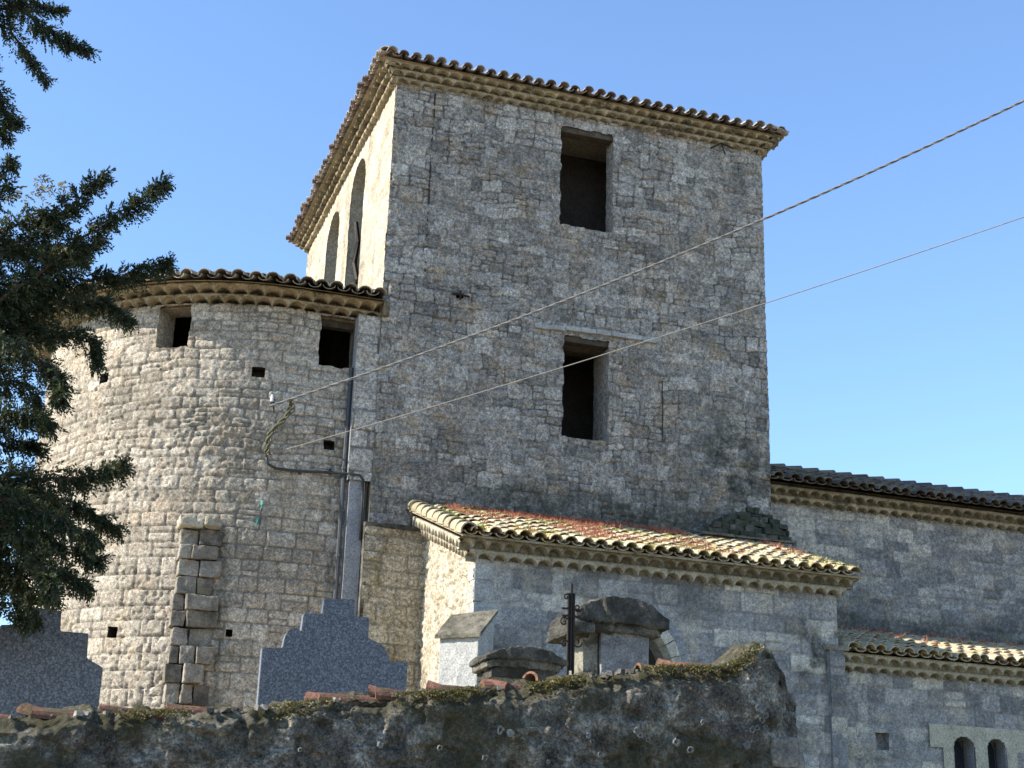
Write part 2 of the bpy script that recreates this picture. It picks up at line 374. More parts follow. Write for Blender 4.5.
    for q, h in enumerate(holes):
        if h['s1']-h['s0'] < .3: am = .012
        else: am = .03
        nS = am*sstep(.3, .75, fbm(ZZ0*7+q*9, SS0*7, seed+60, 3)); nZ = am*sstep(.3, .75, fbm(SS0*7+q*5, ZZ0*7, seed+61, 3))
        zin = (ZZ0 > h['z0']-.01) & (ZZ0 < h['z1']+.01); sin_ = (SS0 > h['s0']-.01) & (SS0 < h['s1']+.01)
        SS += np.where(zin & (np.abs(SS0-h['s0']) < .008), nS, 0)-np.where(zin & (np.abs(SS0-h['s1']) < .008), nS, 0)
        if h.get('kind', 'rect') == 'rect': ZZ += np.where(sin_ & (np.abs(ZZ0-h['z0']) < .008), nZ, 0)-np.where(sin_ & (np.abs(ZZ0-h['z1']) < .008), nZ, 0)
    if tonef is not None: T = np.clip(T+tonef(SS, ZZ), 0, 1)
    ST = np.zeros_like(SS) if stain is None else np.clip(stain(SS, ZZ), 0, 1)
    X, Y, ZO = mapf(SS, ZZ, H)
    V = np.stack([X, Y, ZO], -1).reshape(-1, 3)
    ns, nz = SS.shape
    I = np.arange(ns*nz).reshape(ns, nz)
    F = np.stack([I[:-1, :-1], I[1:, :-1], I[1:, 1:], I[:-1, 1:]], -1).reshape(-1, 4)
    cs = ((SS0[:-1, :-1]+SS0[1:, 1:])/2).ravel(); cz = ((ZZ0[:-1, :-1]+ZZ0[1:, 1:])/2).ravel()
    keep = np.ones(len(F), bool)
    for h in holes: keep &= ~inhole(h, cs, cz)
    if top is not None: keep &= cz < top(cs)
    return mesh_obj(name, V, F[keep], mat, parent, dict(tone=T, joint=J, stain=ST), smooth=True)

def reveal(name, mat, parent, h, mapf, dep=.7, arch_n=14, back=False, start=-.006):
    k = h.get('kind', 'rect'); P = [(h['s0'], h['z0']), (h['s1'], h['z0'])]
    if k == 'rect': P += [(h['s1'], h['z1']), (h['s0'], h['z1'])]
    else:
        rad = (h['s1']-h['s0'])/2; cs = (h['s0']+h['s1'])/2; zs = h['z1']-rad
        P += [(cs+rad*math.cos(a), zs+rad*math.sin(a)) for a in np.linspace(0, math.pi, arch_n)]
    # densify
    Q = []
    for i in range(len(P)):
        a = np.array(P[i]); b = np.array(P[(i+1) % len(P)]); n = max(1, int(np.linalg.norm(b-a)/.06))
        for j in range(n): Q.append(a+(b-a)*j/n)
    Q = np.array(Q); nd = max(3, int(dep/.08)); rings = []
    for d in np.linspace(start, -dep, nd):
        jj = (fbm(Q[:, 0]*9+d*7, Q[:, 1]*9+d*5, 77)-.5)*.035*(1 if d < -.02 else .3)
        c = Q.mean(0); dirv = (Q-c)/np.linalg.norm(Q-c, axis=1)[:, None]; q = Q+dirv*(jj[:, None]+.004)
        x, y, z = mapf(q[:, 0], q[:, 1], np.full(len(q), d)); rings.append(np.stack([x, y, z], -1))
    n = len(Q); V = np.vstack(rings); F = [(i*n+j, i*n+(j+1) % n, (i+1)*n+(j+1) % n, (i+1)*n+j) for i in range(nd-1) for j in range(n)]
    if back: F.append(tuple((nd-1)*n+j for j in range(n)))
    N = len(V)
    return mesh_obj(name, V, F, mat, parent, dict(tone=np.full(N, .5)+rng.normal(0, .08, N), joint=np.zeros(N), stain=np.zeros(N)), smooth=False)

# ------------------------------------------------------------------ tiles and cornices
def tile_geo(p0, p1, n, r0, r1, th=.014, seg=6, flip=False, flat=.85):
    """half round tile; p0 low end, p1 high end, n surface normal"""
    t = p1-p0; t = t/np.linalg.norm(t); a = np.cross(t, n); a /= np.linalg.norm(a); n = np.cross(a, t)
    sg = -1 if flip else 1; V = []
    for p, r in ((p0, r0), (p1, r1)):
        for rr in (r, r-th):
            for k in range(seg+1):
                q = math.pi*k/seg; V.append(p+a*math.cos(q)*rr+n*sg*math.sin(q)*rr*flat)
    m = seg+1; F = []
    for k in range(seg):
        F += [(k, k+1, 2*m+k+1, 2*m+k), (m+k+1, m+k, 3*m+k, 3*m+k+1), (k, m+k, m+k+1, k+1), (2*m+k, 2*m+k+1, 3*m+k+1, 3*m+k)]
    F += [(0, 2*m, 3*m, m), (m-1, 2*m-1, 4*m-1, 3*m-1)]
    return V, F
def roof_patch(mb, O, U, Vd, width, length, pitch=.22, expo=.34, inside=None, r=.098, ragged=.02, chan=True):
    O = np.array(O, float); U = np.array(U, float); U /= np.linalg.norm(U); Vd = np.array(Vd, float); Vd /= np.linalg.norm(Vd)
    N = np.cross(U, Vd); N /= np.linalg.norm(N)
    if N[2] < 0: N = -N
    nc = int(round(width/pitch)); pitch = width/nc
    for i in range(nc):
        uj = rng.normal(0, .006)
        for j in range(int(length/expo)+1):
            u = (i+.5)*pitch; v = j*expo
            if v > length-.05: continue
            if inside and not inside(u, v): continue
            L = min(.44, length-v+.04)
            rag = rng.normal(0, ragged); yaw = rng.normal(0, .008); lift = abs(rng.normal(0, .006))
            p0 = O+U*(u+uj+yaw)+Vd*(v+rag)+N*(.045+lift); p1 = O+U*(u+uj-yaw)+Vd*(v+L+rag)+N*.028
            mb.add(*tile_geo(p0, p1, N, r, r*.84))
            if chan:
                q0 = O+U*(i*pitch+rng.normal(0, .004))+Vd*(v+rag*.6+.035)+N*.05; q1 = q0+Vd*(L)+N*-.01
                mb.add(*tile_geo(q0, q1, N, r*.95, r*.82, seg=5, flip=True, flat=.6))
def genoise(mb, path, rows, h=.14, proj=.11, pitch=.22, first=.0, seed=0, n=10, ext=False, af=.68, bk=.17):
    """path(s,o)->(x,y,z) on the wall face for distance s with outward offset o; total length path.L"""
    L = path.L; oprev = -.05
    for k in range(rows):
        o = first+proj*(k+1); e = o if ext else 0
        cnt = int(round(L/pitch)); p = L/cnt; phase = .5*(k % 2)
        ss = np.arange(-e*1.0, L+e+1e-6, p/n)
        tt = ((ss/p+phase) % 1.0)*2-1; cell = np.floor(ss/p+phase)
        var = .86+.22*vnoise(cell*3.7+.5, cell*0+k*5+.5, seed)
        arch = np.sqrt(np.clip(1-(tt/.93)**2, 0, 1))*h*af*var
        wob = (fbm(ss*1.5, ss*0+k, seed+3)-.5)*.02
        oo = o+(vnoise(cell*5.1+.3, cell*0+k+.2, seed+8)-.5)*.02+(fbm(ss*20, ss*0+k*3, seed+5)-.5)*.012
        z0 = k*h
        rows_ = []
        for (of, zz) in ((-.06, z0+h*1.0+.004+0*ss), (oo-.012, z0+h+wob+.004), (oo, z0+h-.014+wob), (oo, z0+arch+.02+wob), (oo-.012, z0+arch+wob), (oo-bk, z0+arch+wob-.005), (oo-bk-.01, z0+0*arch-.004), (-.06+0*oo, z0+0*arch-.004)):
            x, y, z = path(ss, of if not np.isscalar(of) else np.full_like(ss, of)); rows_.append(np.stack([x, y, z+zz], -1))
        mb.grid(np.stack(rows_, 0))
class Path:
    def __init__(s, L, f): s.L = L; s.f = f
    def __call__(s, a, o): return s.f(a, o)

# ================================================================== THE GROUND
def ground():
    xs = np.concatenate([[-900, -300, -120], np.linspace(-40, 60, 41), [120, 300, 900]])
    ys = np.concatenate([[-900, -200, -60], np.linspace(-30, -15, 6), [-13.75, -13.6, -13.4], np.linspace(-12, 40, 27), [80, 200, 900]])
    X, Y = np.meshgrid(xs, ys, indexing='ij')
    Z = 1.5*sstep(-13.75, -13.6, Y)*1.0+.4*sstep(-12, 0, Y)
    Z = Z*(sstep(-900, -120, X))*1.0
    ns, nz = X.shape; I = np.arange(ns*nz).reshape(ns, nz)
    F = np.stack([I[:-1, :-1], I[1:, :-1], I[1:, 1:], I[:-1, 1:]], -1).reshape(-1, 4)
    tag(mesh_obj('ground', np.stack([X, Y, Z], -1).reshape(-1, 3), F, M['ground'], smooth=False), kind='structure')
    # lane in front of the boundary wall
    g = NG('lane asphalt'); m = g.base(g.ramp(g.noise(60, 4, .7), (.3, (.035, .035, .035)), (.7, (.075, .073, .07))))
    b = MB(); b.add([(-300, -24.5, .004), (300, -24.5, .004), (300, -16.2, .004), (-300, -16.2, .004)], [(0, 1, 2, 3)])
    tag(b.build('lane', m), kind='structure')
ground()

# ================================================================== THE CHURCH
church = thing('church', 'old limestone church with square tower, round apse and tiled lean-to annexes', 'church', (3.5, 3.8, 1.8))
G0 = 1.4                                                   # masonry starts a little below the churchyard
TW, TD, TH = 7.0, 7.65, 15.0
front = lambda s, z, d: (s, -d, z)
east = lambda s, z, d: (-d, s, z)                          # left face, normal -X ; s = y

# ---- tower
W1 = dict(s0=3.03, s1=4.04, z0=12.87, z1=14.83)
W2 = dict(s0=3.15, s1=4.0, z0=9.04, z1=10.86)
holeT = [W1, W2, dict(s0=1.24, s1=1.37, z0=11.20, z1=11.30)]
def stainT(s, z):
    a = sstep(.50, .66, fbm(s*1.6, z*.55, 201))*sstep(6.0, 6.5, s)*sstep(11.8, 12.6, z)*.9                       # dark streak by the right corner
    b = np.exp(-((s-6.3)/.75)**2-((z-8.9)/.9)**2)*1.2*sstep(.35, .6, fbm(s*3, z*3, 203))                          # moss low on the right
    c = (1-sstep(7.95, 8.25, z+(fbm(s*2, z*2, 205)-.5)*.35))*sstep(.9, 2.4, s)*.85                                  # dark band over the roof
    d = .45*sstep(.55, .75, fbm(s*.8, z*1.7, 207))*(1-sstep(8.5, 10, z))
    return np.maximum.reduce([a, b, c, d])
def toneT(s, z):
    q = (s < .66)*(z > 11.2)*.16                                                                                   # paler quoin strip at the left edge
    q = q+.18*sstep(14.2, 15.0, z)+.14*np.exp(-((s-4.15)/.28)**2)*sstep(8.6, 9, z)*(1-sstep(10.9, 11, z))
    return q-.10*(1-sstep(7.5, 10, z))+.12*sstep(10, 14, z)*sstep(3, 6.8, s)
tower = masonry('tower', M['tower'], church, 0, TW, G0, TH+.05, front, rows=(.16, .28), wid=(.15, .42), depth=.022, rough_a=.013, soft=.007,
                res=.020, holes=holeT, seed=3, warp=.085, split=.30, stain=stainT, tonef=toneT, jw=.005, proud=.008, pillow=.004)
# the long straight joint between the quoins and the rubble, top left
b = MB(); 
zz = np.arange(11.6, 15.0, .05); xx = .69+(fbm(zz*2, zz*0, 55)-.5)*.05
b.tube(np.stack([xx, 0*zz+.004, zz], -1), .016, 5); b.build('open_joint', M['dark'], tower)
for (x0, z0_, z1_) in ((4.98, 9.2, 10.25), (.93, 13.9, 14.75)):
    b = MB(); zz = np.arange(z0_, z1_, .05); xx = x0+(fbm(zz*3, zz*0, 56)-.5)*.04
    b.tube(np.stack([xx, 0*zz+.006, zz], -1), .011, 5); b.build('open_joint', M['dark'], tower)
# other faces (left face is plastered and sunlit)
A1 = dict(kind='arch', s0=2.05, s1=3.30, z0=11.2, z1=14.80); A2 = dict(kind='arch', s0=4.22, s1=5.45, z0=11.2, z1=14.68)
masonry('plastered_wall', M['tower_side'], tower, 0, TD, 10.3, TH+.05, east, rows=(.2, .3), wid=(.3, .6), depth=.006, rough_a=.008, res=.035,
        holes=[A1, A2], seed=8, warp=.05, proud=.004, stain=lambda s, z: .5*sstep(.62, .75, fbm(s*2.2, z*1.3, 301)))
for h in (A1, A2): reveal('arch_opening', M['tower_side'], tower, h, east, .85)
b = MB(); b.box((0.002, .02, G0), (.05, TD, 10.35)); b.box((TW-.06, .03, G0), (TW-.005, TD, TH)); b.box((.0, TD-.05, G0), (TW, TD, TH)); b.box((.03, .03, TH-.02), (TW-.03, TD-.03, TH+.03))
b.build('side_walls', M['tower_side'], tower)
b = MB(); b.box((.06, 1.3, 11.0), (TW-.1, 1.36, TH-.03)); b.box((.06, 1.9, 8.0), (TW-.1, 1.96, 11.1)); b.box((.06, .04, 10.98), (TW-.1, 1.95, 11.04)); b.build('dark_backing', M['dark'], tower)  # dark panels added behind the windows to paint their unlit interior
# belfry remains inside the near arch
b = MB(); b.tube([(.10, 3.12, 13.75), (.14, 3.0, 13.3), (.12, 3.08, 12.9), (.16, 2.9, 12.5), (.14, 3.0, 12.2)], .05, 6); b.box((.1, 2.7, 12.15), (.3, 3.28, 12.32), jit=.02); b.tube([(.45, 2.2, 12.2), (.42, 2.5, 13.0), (.45, 2.9, 13.35), (.45, 3.3, 13.1)], .05, 6); b.box((.3, 2.05, 12.75), (.5, 3.3, 12.9))
b.tube([(.4, 2.7, 12.8), (.4, 2.7, 12.4), (.4, 2.7, 12.2)], .12, 10, .26); b.build('bell_frame', M['iron'], tower)
for h in (W1, W2):
    wd = reveal('window', M['tower'], tower, h, front, .36 if h is W1 else .75)
    b = MB()
    for q in range(1 if h is W1 else 3): b.box((h['s0']-.12, .04+q*.23, h['z1']-.11), (h['s1']+.12, .24+q*.23, h['z1']+.005), jit=.01)
    rough(b.build('lintel', M['wood'], tower), .08, .006)
b = MB()
for x in np.arange(2.62, 4.85, .28): b.box((x, -.05, 10.87+.09*math.sin((x-2.6)*.9)-.02*(x-3.4)), (x+.279, .05, 10.94+.10*math.sin((x-2.6)*.9)-.02*(x-3.4)), jit=.006)
rough(b.build('drip_stone', M['pale_block'], tower), .05, .022)
for (x, z, l) in ((.36, 9.56, .55), (.86, 9.36, .6)):       # pale broken patches of mortar
    b = MB()
    for _ in range(16):
        q = rng.random(); w_ = rng.uniform(.015, .05); b.box((x+l*q-w_, -.016, z-.05*q-.013+rng.normal(0, .012)), (x+l*q+w_, .01, z-.05*q+.012), jit=.01)
    b.build('mortar_smear', plain_stone('pale mortar', (.30, .29, .26), (.42, .41, .38), (.5, .49, .45)), tower)
b = MB(); b.tube([(1.16, -.05, 11.25), (1.3, -.06, 11.26), (1.46, -.05, 11.24)], .018); b.tube([(1.3, -.055, 11.17), (1.3, -.055, 11.33)], .018); b.build('wall_anchor', M['iron'], tower)
b = MB(); b.tube([(5.95, .0, 14.93), (6.1, -.14, 15.0), (6.3, -.2, 14.9)], .015); b.tube([(6.1, -.14, 15.0), (6.2, -.1, 14.8)], .012); b.build('iron_hook', M['iron'], tower)
# rough masonry bulge that weathers into the nave (a buttress head)
def bulge():
    b = MB(); rr = random.Random(12); z = 7.60
    while z < 8.12:
        h = rr.uniform(.075, .12); f = (z+h*.5-7.6)/.56; f = min(f, .98)
        xr = 7.20-.62*(1-math.sqrt(max(0, 1-f**2.2))); xl = 5.62+.9*f**1.5; x = xl
        while x < xr-.05:
            w_ = min(rr.uniform(.12, .30), xr-x); fr = .36-.30*f**1.6+rr.uniform(-.04, .04)
            b.box((x+.004, -fr, z+.003), (x+w_-.004, .32 if x > 6.9 else .1, z+h-.003), jit=.014); x += w_
        b.box((xl+.05, -.32*(1-f**1.6)+.03, z), (xr-.05, .3, z+h)); z += h
    return rough(b.build('buttress_head', M['headstone_moss'], church), .04, .022, bevel=.015)
bulge()
b = MB(); b.box((5.5, -.42, 7.565), (7.22, .28, 7.60), jit=.01); rough(b.build('buttress_ledge', M['slab'], church), .08, .014)
masonry('buttress', M['tower'], church, 5.55, 7.16, G0, 7.56, lambda s, z, d: (s, -.36-d, z), rows=(.2, .28), wid=(.25, .5), seed=21, stain=lambda s, z: .5+0*s)
b = MB(); b.box((7.1, -.355, G0), (7.16, .32, 7.56)); b.build('buttress_side', M['slab'], church)

# tower cornice and roof
OV = .33
def run(ax, L):                                             # straight cornice paths round the tower
    if ax == 'front': return Path(L, lambda s, o: (s, -o, TH+0*s))
    if ax == 'left': return Path(L, lambda s, o: (-o, s, TH+0*s))
    if ax == 'right': return Path(L, lambda s, o: (TW+o, s, TH+0*s))
    return Path(L, lambda s, o: (s, TD+o, TH+0*s))
for ax, L in (('front', TW), ('left', TD), ('right', TD), ('back', TW)):
    b = MB(); genoise(b, run(ax, L), 3, h=.105, proj=.085, seed=dict(front=1, left=2, right=3, back=4)[ax], ext=True); b.build('cornice', M['cornice'], tower)
b = MB(); e0 = .31; zt = TH+.29; pit = .25
cx, cy = TW/2, TD/2; hw = TW/2+e0; hd = TD/2+e0; apz = zt+hw*pit
ridge = hd-hw
b.add([(-e0, -e0, zt), (TW+e0, -e0, zt), (TW+e0, TD+e0, zt), (-e0, TD+e0, zt), (cx, cy-ridge, apz), (cx, cy+ridge, apz)],
      [(0, 1, 4), (1, 2, 5, 4), (2, 3, 5), (3, 0, 4, 5), (0, 3, 2, 1)]); b.build('roof_deck', M['cornice'], tower)
b = MB()
ts = 1/math.sqrt(1+pit*pit); sl_ = hw/ts
e1 = e0+.09
roof_patch(b, (-e0, -e1, zt+.02), (1, 0, 0), (0, 1, pit), TW+2*e0, sl_, .225, r=.088, ragged=.03, inside=lambda u, v: v*ts < u+.05 and v*ts < 2*hw-u+.05)
roof_patch(b, (-e1, TD+e0, zt+.02), (0, -1, 0), (1, 0, pit), TD+2*e0, sl_, .225, r=.088, ragged=.03, inside=lambda u, v: v*ts < u+.05 and v*ts < 2*hd-u+.05)
roof_patch(b, (TW+e1, -e0, zt+.02), (0, 1, 0), (-1, 0, pit), TD+2*e0, sl_, .225, r=.088, ragged=.03, inside=lambda u, v: v*ts < u+.05 and v*ts < 2*hd-u+.05)
roof_patch(b, (TW+e0, TD+e1, zt+.02), (-1, 0, 0), (0, -1, pit), TW+2*e0, sl_, .225, r=.088, ragged=.03, inside=lambda u, v: v*ts < u+.05 and v*ts < 2*hw-u+.05)
b.build('roof', M['tile_red'], tower)
b = MB()
for (x, y, ex, ey) in ((-e0, -e0, cx, cy-ridge), (TW+e0, -e0, cx, cy-ridge), (TW+e0, TD+e0, cx, cy+ridge), (-e0, TD+e0, cx, cy+ridge)):
    a = np.array([x, y, zt+.06]); c = np.array([ex, ey, apz+.06]); n = int(np.linalg.norm(c-a)/.36)
    for i in range(n):
        p0 = a+(c-a)*i/n; p1 = a+(c-a)*(i+1.2)/n; b.add(*tile_geo(p0+np.array([0, 0, .03]), p1, np.array([0, 0, 1.]), .125, .105))
    b.build('hip_tiles', M['tile_apse'], tower); b = MB()
b = MB(); b.tube([(cx, cy-ridge-.1, apz+.06), (cx, cy+ridge+.1, apz+.06)], .1, 8); b.build('ridge_tiles', M['tile_apse'], tower)

# ---- apse : straight 1.3 m, half circle, straight
AX, AY, AR, AH = -1.3, 3.95, 3.70, 10.66
def apse_pt(s, o):                                          # s runs from x=0 (front) round to the back
    th = np.clip((s-1.3)/AR, 0, math.pi); s2 = np.clip(s-1.3-math.pi*AR, 0, None); s1_ = np.minimum(s, 1.3)
    x = AX-(AR+o)*np.sin(th); y = AY-(AR+o)*np.cos(th)
    return x+(1.3-s1_)+s2, y
amap = lambda s, z, d: (*apse_pt(-s, d), z)                 # masonry parameter runs the other way so faces look outward
LAP = 1.3*2+math.pi*AR
def s_of_x(x): return -(1.3+AR*math.asin((AX-x)/AR)) if x < AX else x
WA = dict(s0=s_of_x(-3.46), s1=s_of_x(-2.95), z0=9.93, z1=AH+.02)
WB = dict(s0=-.95, s1=-.33, z0=9.78, z1=AH+.02)
def put(px, py):                                            # putlog hole at the wall
    p = at(px, py, .3)
    for _ in range(6):
        s = s_of_x(min(p[0], -.02)); x, y = apse_pt(np.array([-s]), 0.); p = at(px, py, float(y[0]))
    return s_of_x(p[0]), p[2]
holeA = [WA, WB]
for (px, py, a, c) in ((258, 372, .11, .09), (104, 378, .10, .09), (329, 445, .09, .08), (112, 632, .09, .09), (229, 633, .06, .06)):
    s, z = put(px, py); holeA.append(dict(s0=s-a, s1=s+a, z0=z-c, z1=z+c))
def darkA(s, z):
    a = .55*sstep(.56, .72, fbm(s*.9, z*.9, 401))
    b_ = .7*sstep(.5, .7, fbm(s*2, z*.8, 402))*(1-sstep(0, .35, np.abs(s+2.15)))*(1-sstep(7.2, 7.4, z))  # darker streaky strip along the wall stub, up to its top
    return np.maximum(a*.6, b_)
apse = masonry('apse', M['apse'], church, -1.3-AR*2.0, 0, G0, AH+.03, amap, rows=(.15, .22), wid=(.22, .48), depth=.024, rough_a=.011, res=.022, pillow=.003, jlow=.5,
               holes=holeA, seed=5, warp=.05, split=.16, stain=darkA, proud=.007, jw=.008, calm=7.4,
               regions=[(6.9, (.22, .27), (.24, .52)), (7.7, (.17, .22), (.2, .42)), (20, (.13, .20), (.18, .42))])
masonry('apse_back', M['apse'], apse, -LAP, -1.3-AR*2.0, G0, AH+.03, amap, res=.09, seed=6)
for h in (WA, WB): reveal('window', M['apse'], apse, h, amap, .55)
b = MB()
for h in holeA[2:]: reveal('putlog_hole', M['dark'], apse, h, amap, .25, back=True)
b = MB(); b.box((-.98, .42, AH-.12), (-.3, .55, AH)); b.box((-.36, .40, 9.7), (-.31, .46, AH)); rough(b.build('window_frame', M['wood'], apse), .08, .004)
b = MB(); genoise(b, Path(LAP, lambda s, o: (*apse_pt(s, o), AH+0*s)), 2, h=.125, proj=.17, pitch=.25, seed=12, af=.85, bk=.34)
x0, y0 = 0.0, AY-AR
b.box((0, y0-.38, AH+.01), (.10, y0+.1, AH+.24)); b.build('cornice', M['cornice'], apse)  # darker cornice colour carries the shade of the tile overhang
# apse roof: half cone with its top against the tower
b = MB(); ez = AH+.215; eo = .50; apx = np.array([0.0, AY, ez+(AR+eo)*.34])
ss = np.linspace(0, LAP, 90); ex, ey = apse_pt(ss, eo); E_ = np.stack([ex, ey, 0*ex+ez], -1)
b.add(np.vstack([E_, apx[None]]), [(i, i+1, 90) for i in range(89)]+[(89, 0, 90)]); b.build('roof_deck', M['cornice'], apse)
b = MB(); nc = int(LAP*1.06/.25)
for i in range(nc):
    s = LAP*(i+.5)/nc; sx, sy = apse_pt(np.array([s, s+LAP*.5/nc]), eo+.05); 
    tx = min(-.02, sx[0]*.0-.02)
    tgt = np.array([max(min(-.02, sx[0]*.05), -1.3), AY+(sy[0]-AY)*.04, apx[2]-.02])
    A_ = np.array([sx[0], sy[0], ez+.04]); B_ = np.array([sx[1], sy[1], ez+.04]); Lr = np.linalg.norm(tgt-A_)
    for k in range(int(Lr/.34)):
        f0 = k*.34/Lr; f1 = min(1, (k*.34+.44)/Lr); sc = 1-f0*.93
        if sc < .12: break
        p0 = A_+(tgt-A_)*f0+np.array([0, 0, .035+abs(rng.normal(0, .006))]); p1 = A_+(tgt-A_)*f1
        rg_ = rng.normal(0, .015); dd = (p1-p0)/np.linalg.norm(p1-p0); p0 = p0+dd*rg_
        b.add(*tile_geo(p0, p1, np.array([0, 0, 1.]), .115*sc**.8, .10*max(.1, (1-f1*.93))**.8))
        q0 = B_+(tgt-B_)*f0+np.array([0, 0, .05])+dd*(rg_+.03); q1 = B_+(tgt-B_)*f1+np.array([0, 0, .03])
        b.add(*tile_geo(q0, q1, np.array([0, 0, 1.]), .105*sc**.8, .09*max(.1, (1-f1*.93))**.8, seg=5, flip=True, flat=.6))
b.build('roof', M['tile_apse'], apse)
# flat pilaster joining apse and tower, grey cement casing and thin downpipe below
masonry('corner_pilaster', M['tower'], apse, -.37, .0, 7.9, AH+.02, lambda s, z, d: (s, .012-d, z), rows=(.25, .4), wid=(.5, .8), depth=.006, rough_a=.006, seed=33, tonef=lambda s, z: .25+0*s)
b = MB(); b.box((-.372, .02, 7.9), (-.369, .26, AH)); b.build('pilaster_side', M['cement'], apse)
b = MB(); b.box((-.33, .06, G0), (-.085, .27, 7.98), jit=.0); rough(b.build('cement_casing', M['cement'], apse), .12, .008)
pp = MB(); pp.tube([(-.41, .13, 9.78), (-.415, .13, 8.0), (-.42, .12, G0)], .035, 8)
for z in (9.5, 8.1, 6.7, 5.2): pp.tube([(-.41, .13, z-.02), (-.41, .13, z+.02)], .05, 8)
pp.build('downpipe', M['pipe'], apse)
# broken stub of an old wall on the apse
def stub():
    sA = put(181, 600)[0]; x0 = -2.80; x1 = -2.17; zt_ = 6.93
    y_at = lambda x: AY-math.sqrt(max(0, AR*AR-(x-AX)**2)) if x < AX else AY-AR
    b = MB(); z = G0; rr = random.Random(5)
    while z < zt_-.05:
        h = min(rr.uniform(.22, .29), zt_-z); xs_ = [x0+rr.uniform(-.03, .02)]
        while xs_[-1] < x1-.2: xs_.append(min(x1, xs_[-1]+rr.uniform(.11, .40)))
        xs_[-1] = x1+rr.uniform(-.14, .04)
        for a_, c_ in zip(xs_, xs_[1:]):
            dpt = .27+rr.uniform(-.13, .04) - (.07 if a_ > x0+.25 else 0); yb = y_at((a_+c_)/2)
            b.box((a_+.006, y_at(a_)-dpt, z+.005), (c_-.006, yb+.25, z+h-.006), jit=.012)
        z += h
    b.box((x0+.03, y_at(x0)-.10, G0), (x1-.05, y_at(x0)+.2, zt_-.02))
    rough(b.build('wall_stub', M['stub'], apse), .05, .022, bevel=.02)
    b = MB(); b.box((-2.84, y_at(-2.6)-.30, 6.94), (-2.49, y_at(-2.6)+.12, 7.11), jit=.02); b.box((-2.47, y_at(-2.3)-.27, 6.95), (-2.22, y_at(-2.3)+.1, 7.10), jit=.02)
    rough(b.build('capping_stones', M['ochre_cap'], apse), .05, .03, bevel=.03)
stub()
for (px, py, l) in ((262, 502, .10), (257, 519, .13)):
    s, z = put(px, py); x, y = apse_pt(np.array([-s]), .02); b = MB()
    b.box((x[0]-.014, y[0]-.012, z-l/2), (x[0]+.016, y[0]+.01, z+l/6), jit=.012); b.tube([(x[0]+.01, y[0]-.02, z-.02), (x[0]-.02, y[0]-.02, z-.14)], .008)
    o = b.build('plastic_scrap', M['teal'])
    tag(o, 'upper teal plastic scrap stuck on the round apse wall' if py < 510 else 'lower, longer teal plastic scrap stuck on the round apse wall', 'scrap', 'teal scraps on the apse')

# thickened ochre base between apse and side chapel
ob = masonry('plinth', M['apse_low'], tower, -.07, 1.15, G0, 7.19, lambda s, z, d: (s, -.10-d, z), rows=(.24, .33), wid=(.3, .62), depth=.02, rough_a=.010, calm=20, seed=71, warp=.03,
             stain=lambda s, z: .4*sstep(.5, .7, fbm(s*2, z*2, 72)))
b = MB(); b.box((-.08, -.15, 7.16), (1.2, .02, 7.22), jit=.01); b.box((-.075, -.095, G0), (-.02, .05, 7.18)); rough(b.build('plinth_cap', M['capstone'], tower), .08, .02)

# ---- side chapel (lean-to with the sunlit tiles)
CF, CX0, CX1, CH = -2.75, .92, 6.56, 6.17
chap_map = lambda s, z, d: (s, CF-d, z)
DOOR = dict(kind='arch', s0=2.52, s1=3.88, z0=3.0, z1=5.55)
def stainC(s, z):
    a = np.exp(-((s-6.1)/.4)**2-((z-5.3)/.45)**2)*1.1*sstep(.35, .6, fbm(s*5, z*5, 501))
    b_ = .45*sstep(.55, .7, fbm(s*1.2, z*1.5, 503)); return np.maximum(a, b_)
chapel = masonry('side_chapel', M['annex'], church, CX0, CX1, G0, CH+.03, chap_map, rows=(.22, .34), wid=(.3, .65), depth=.009, rough_a=.009, res=.026, holes=[DOOR],
                 seed=14, stain=stainC, proud=.006, jw=.01, tonef=lambda s, z: .22*sstep(5.9, 6.3, s)+.2*sstep(5.75, 6.1, z)*sstep(4.2, 4.6, s))
d_ = reveal('doorway', M['annex'], chapel, DOOR, chap_map, .55)
b = MB(); b.box((2.4, CF+.5, 2.9), (4.0, CF+.56, 5.8)); b.build('recess_back', M['dark'], chapel)  # dark panel paints the shade inside the doorway recess
def ring(name, r0_, r1_, proud_, cx_, zc, y, mat, a0=0., a1=math.pi, dep=.2, nst=11, par=None, legs=2.0):
    b = MB()
    for k in range(nst):
        q0 = a0+(a1-a0)*k/nst+.01; q1 = a0+(a1-a0)*(k+1)/nst-.01; V = []
        for yy in (y-proud_, y+dep):
            for q in (q0, (q0+q1)/2, q1):
                for r_ in (r0_, r1_): V.append((cx_+r_*math.cos(q), yy+rng.uniform(-.004, .004), zc+r_*math.sin(q)))
        V = np.array(V)
        F = [(0, 1, 3, 2), (2, 3, 5, 4), (6, 8, 9, 7), (8, 10, 11, 9), (0, 2, 8, 6), (2, 4, 10, 8), (1, 7, 9, 3), (3, 9, 11, 5), (0, 6, 7, 1), (4, 5, 11, 10)]
        b.add(V, F)
    for sg in (-1, 1):
        z = zc-legs
        while z < zc-.05:
            h = min(.32, zc-z); b.box((cx_+sg*r0_ if sg > 0 else cx_-r1_, y-proud_, z), (cx_+r1_ if sg > 0 else cx_-r0_, y+dep, z+h-.012)); z += h
    return rough(b.build(name, mat, par), .07, .008)
zc = 5.55-.68
ring('arch_ring', .67, .82, .045, 3.20, zc, CF, M['ring'], par=chapel)
ring('arch_hood', .823, .96, .018, 3.20, zc, CF, M['cement'], par=chapel, legs=.6)
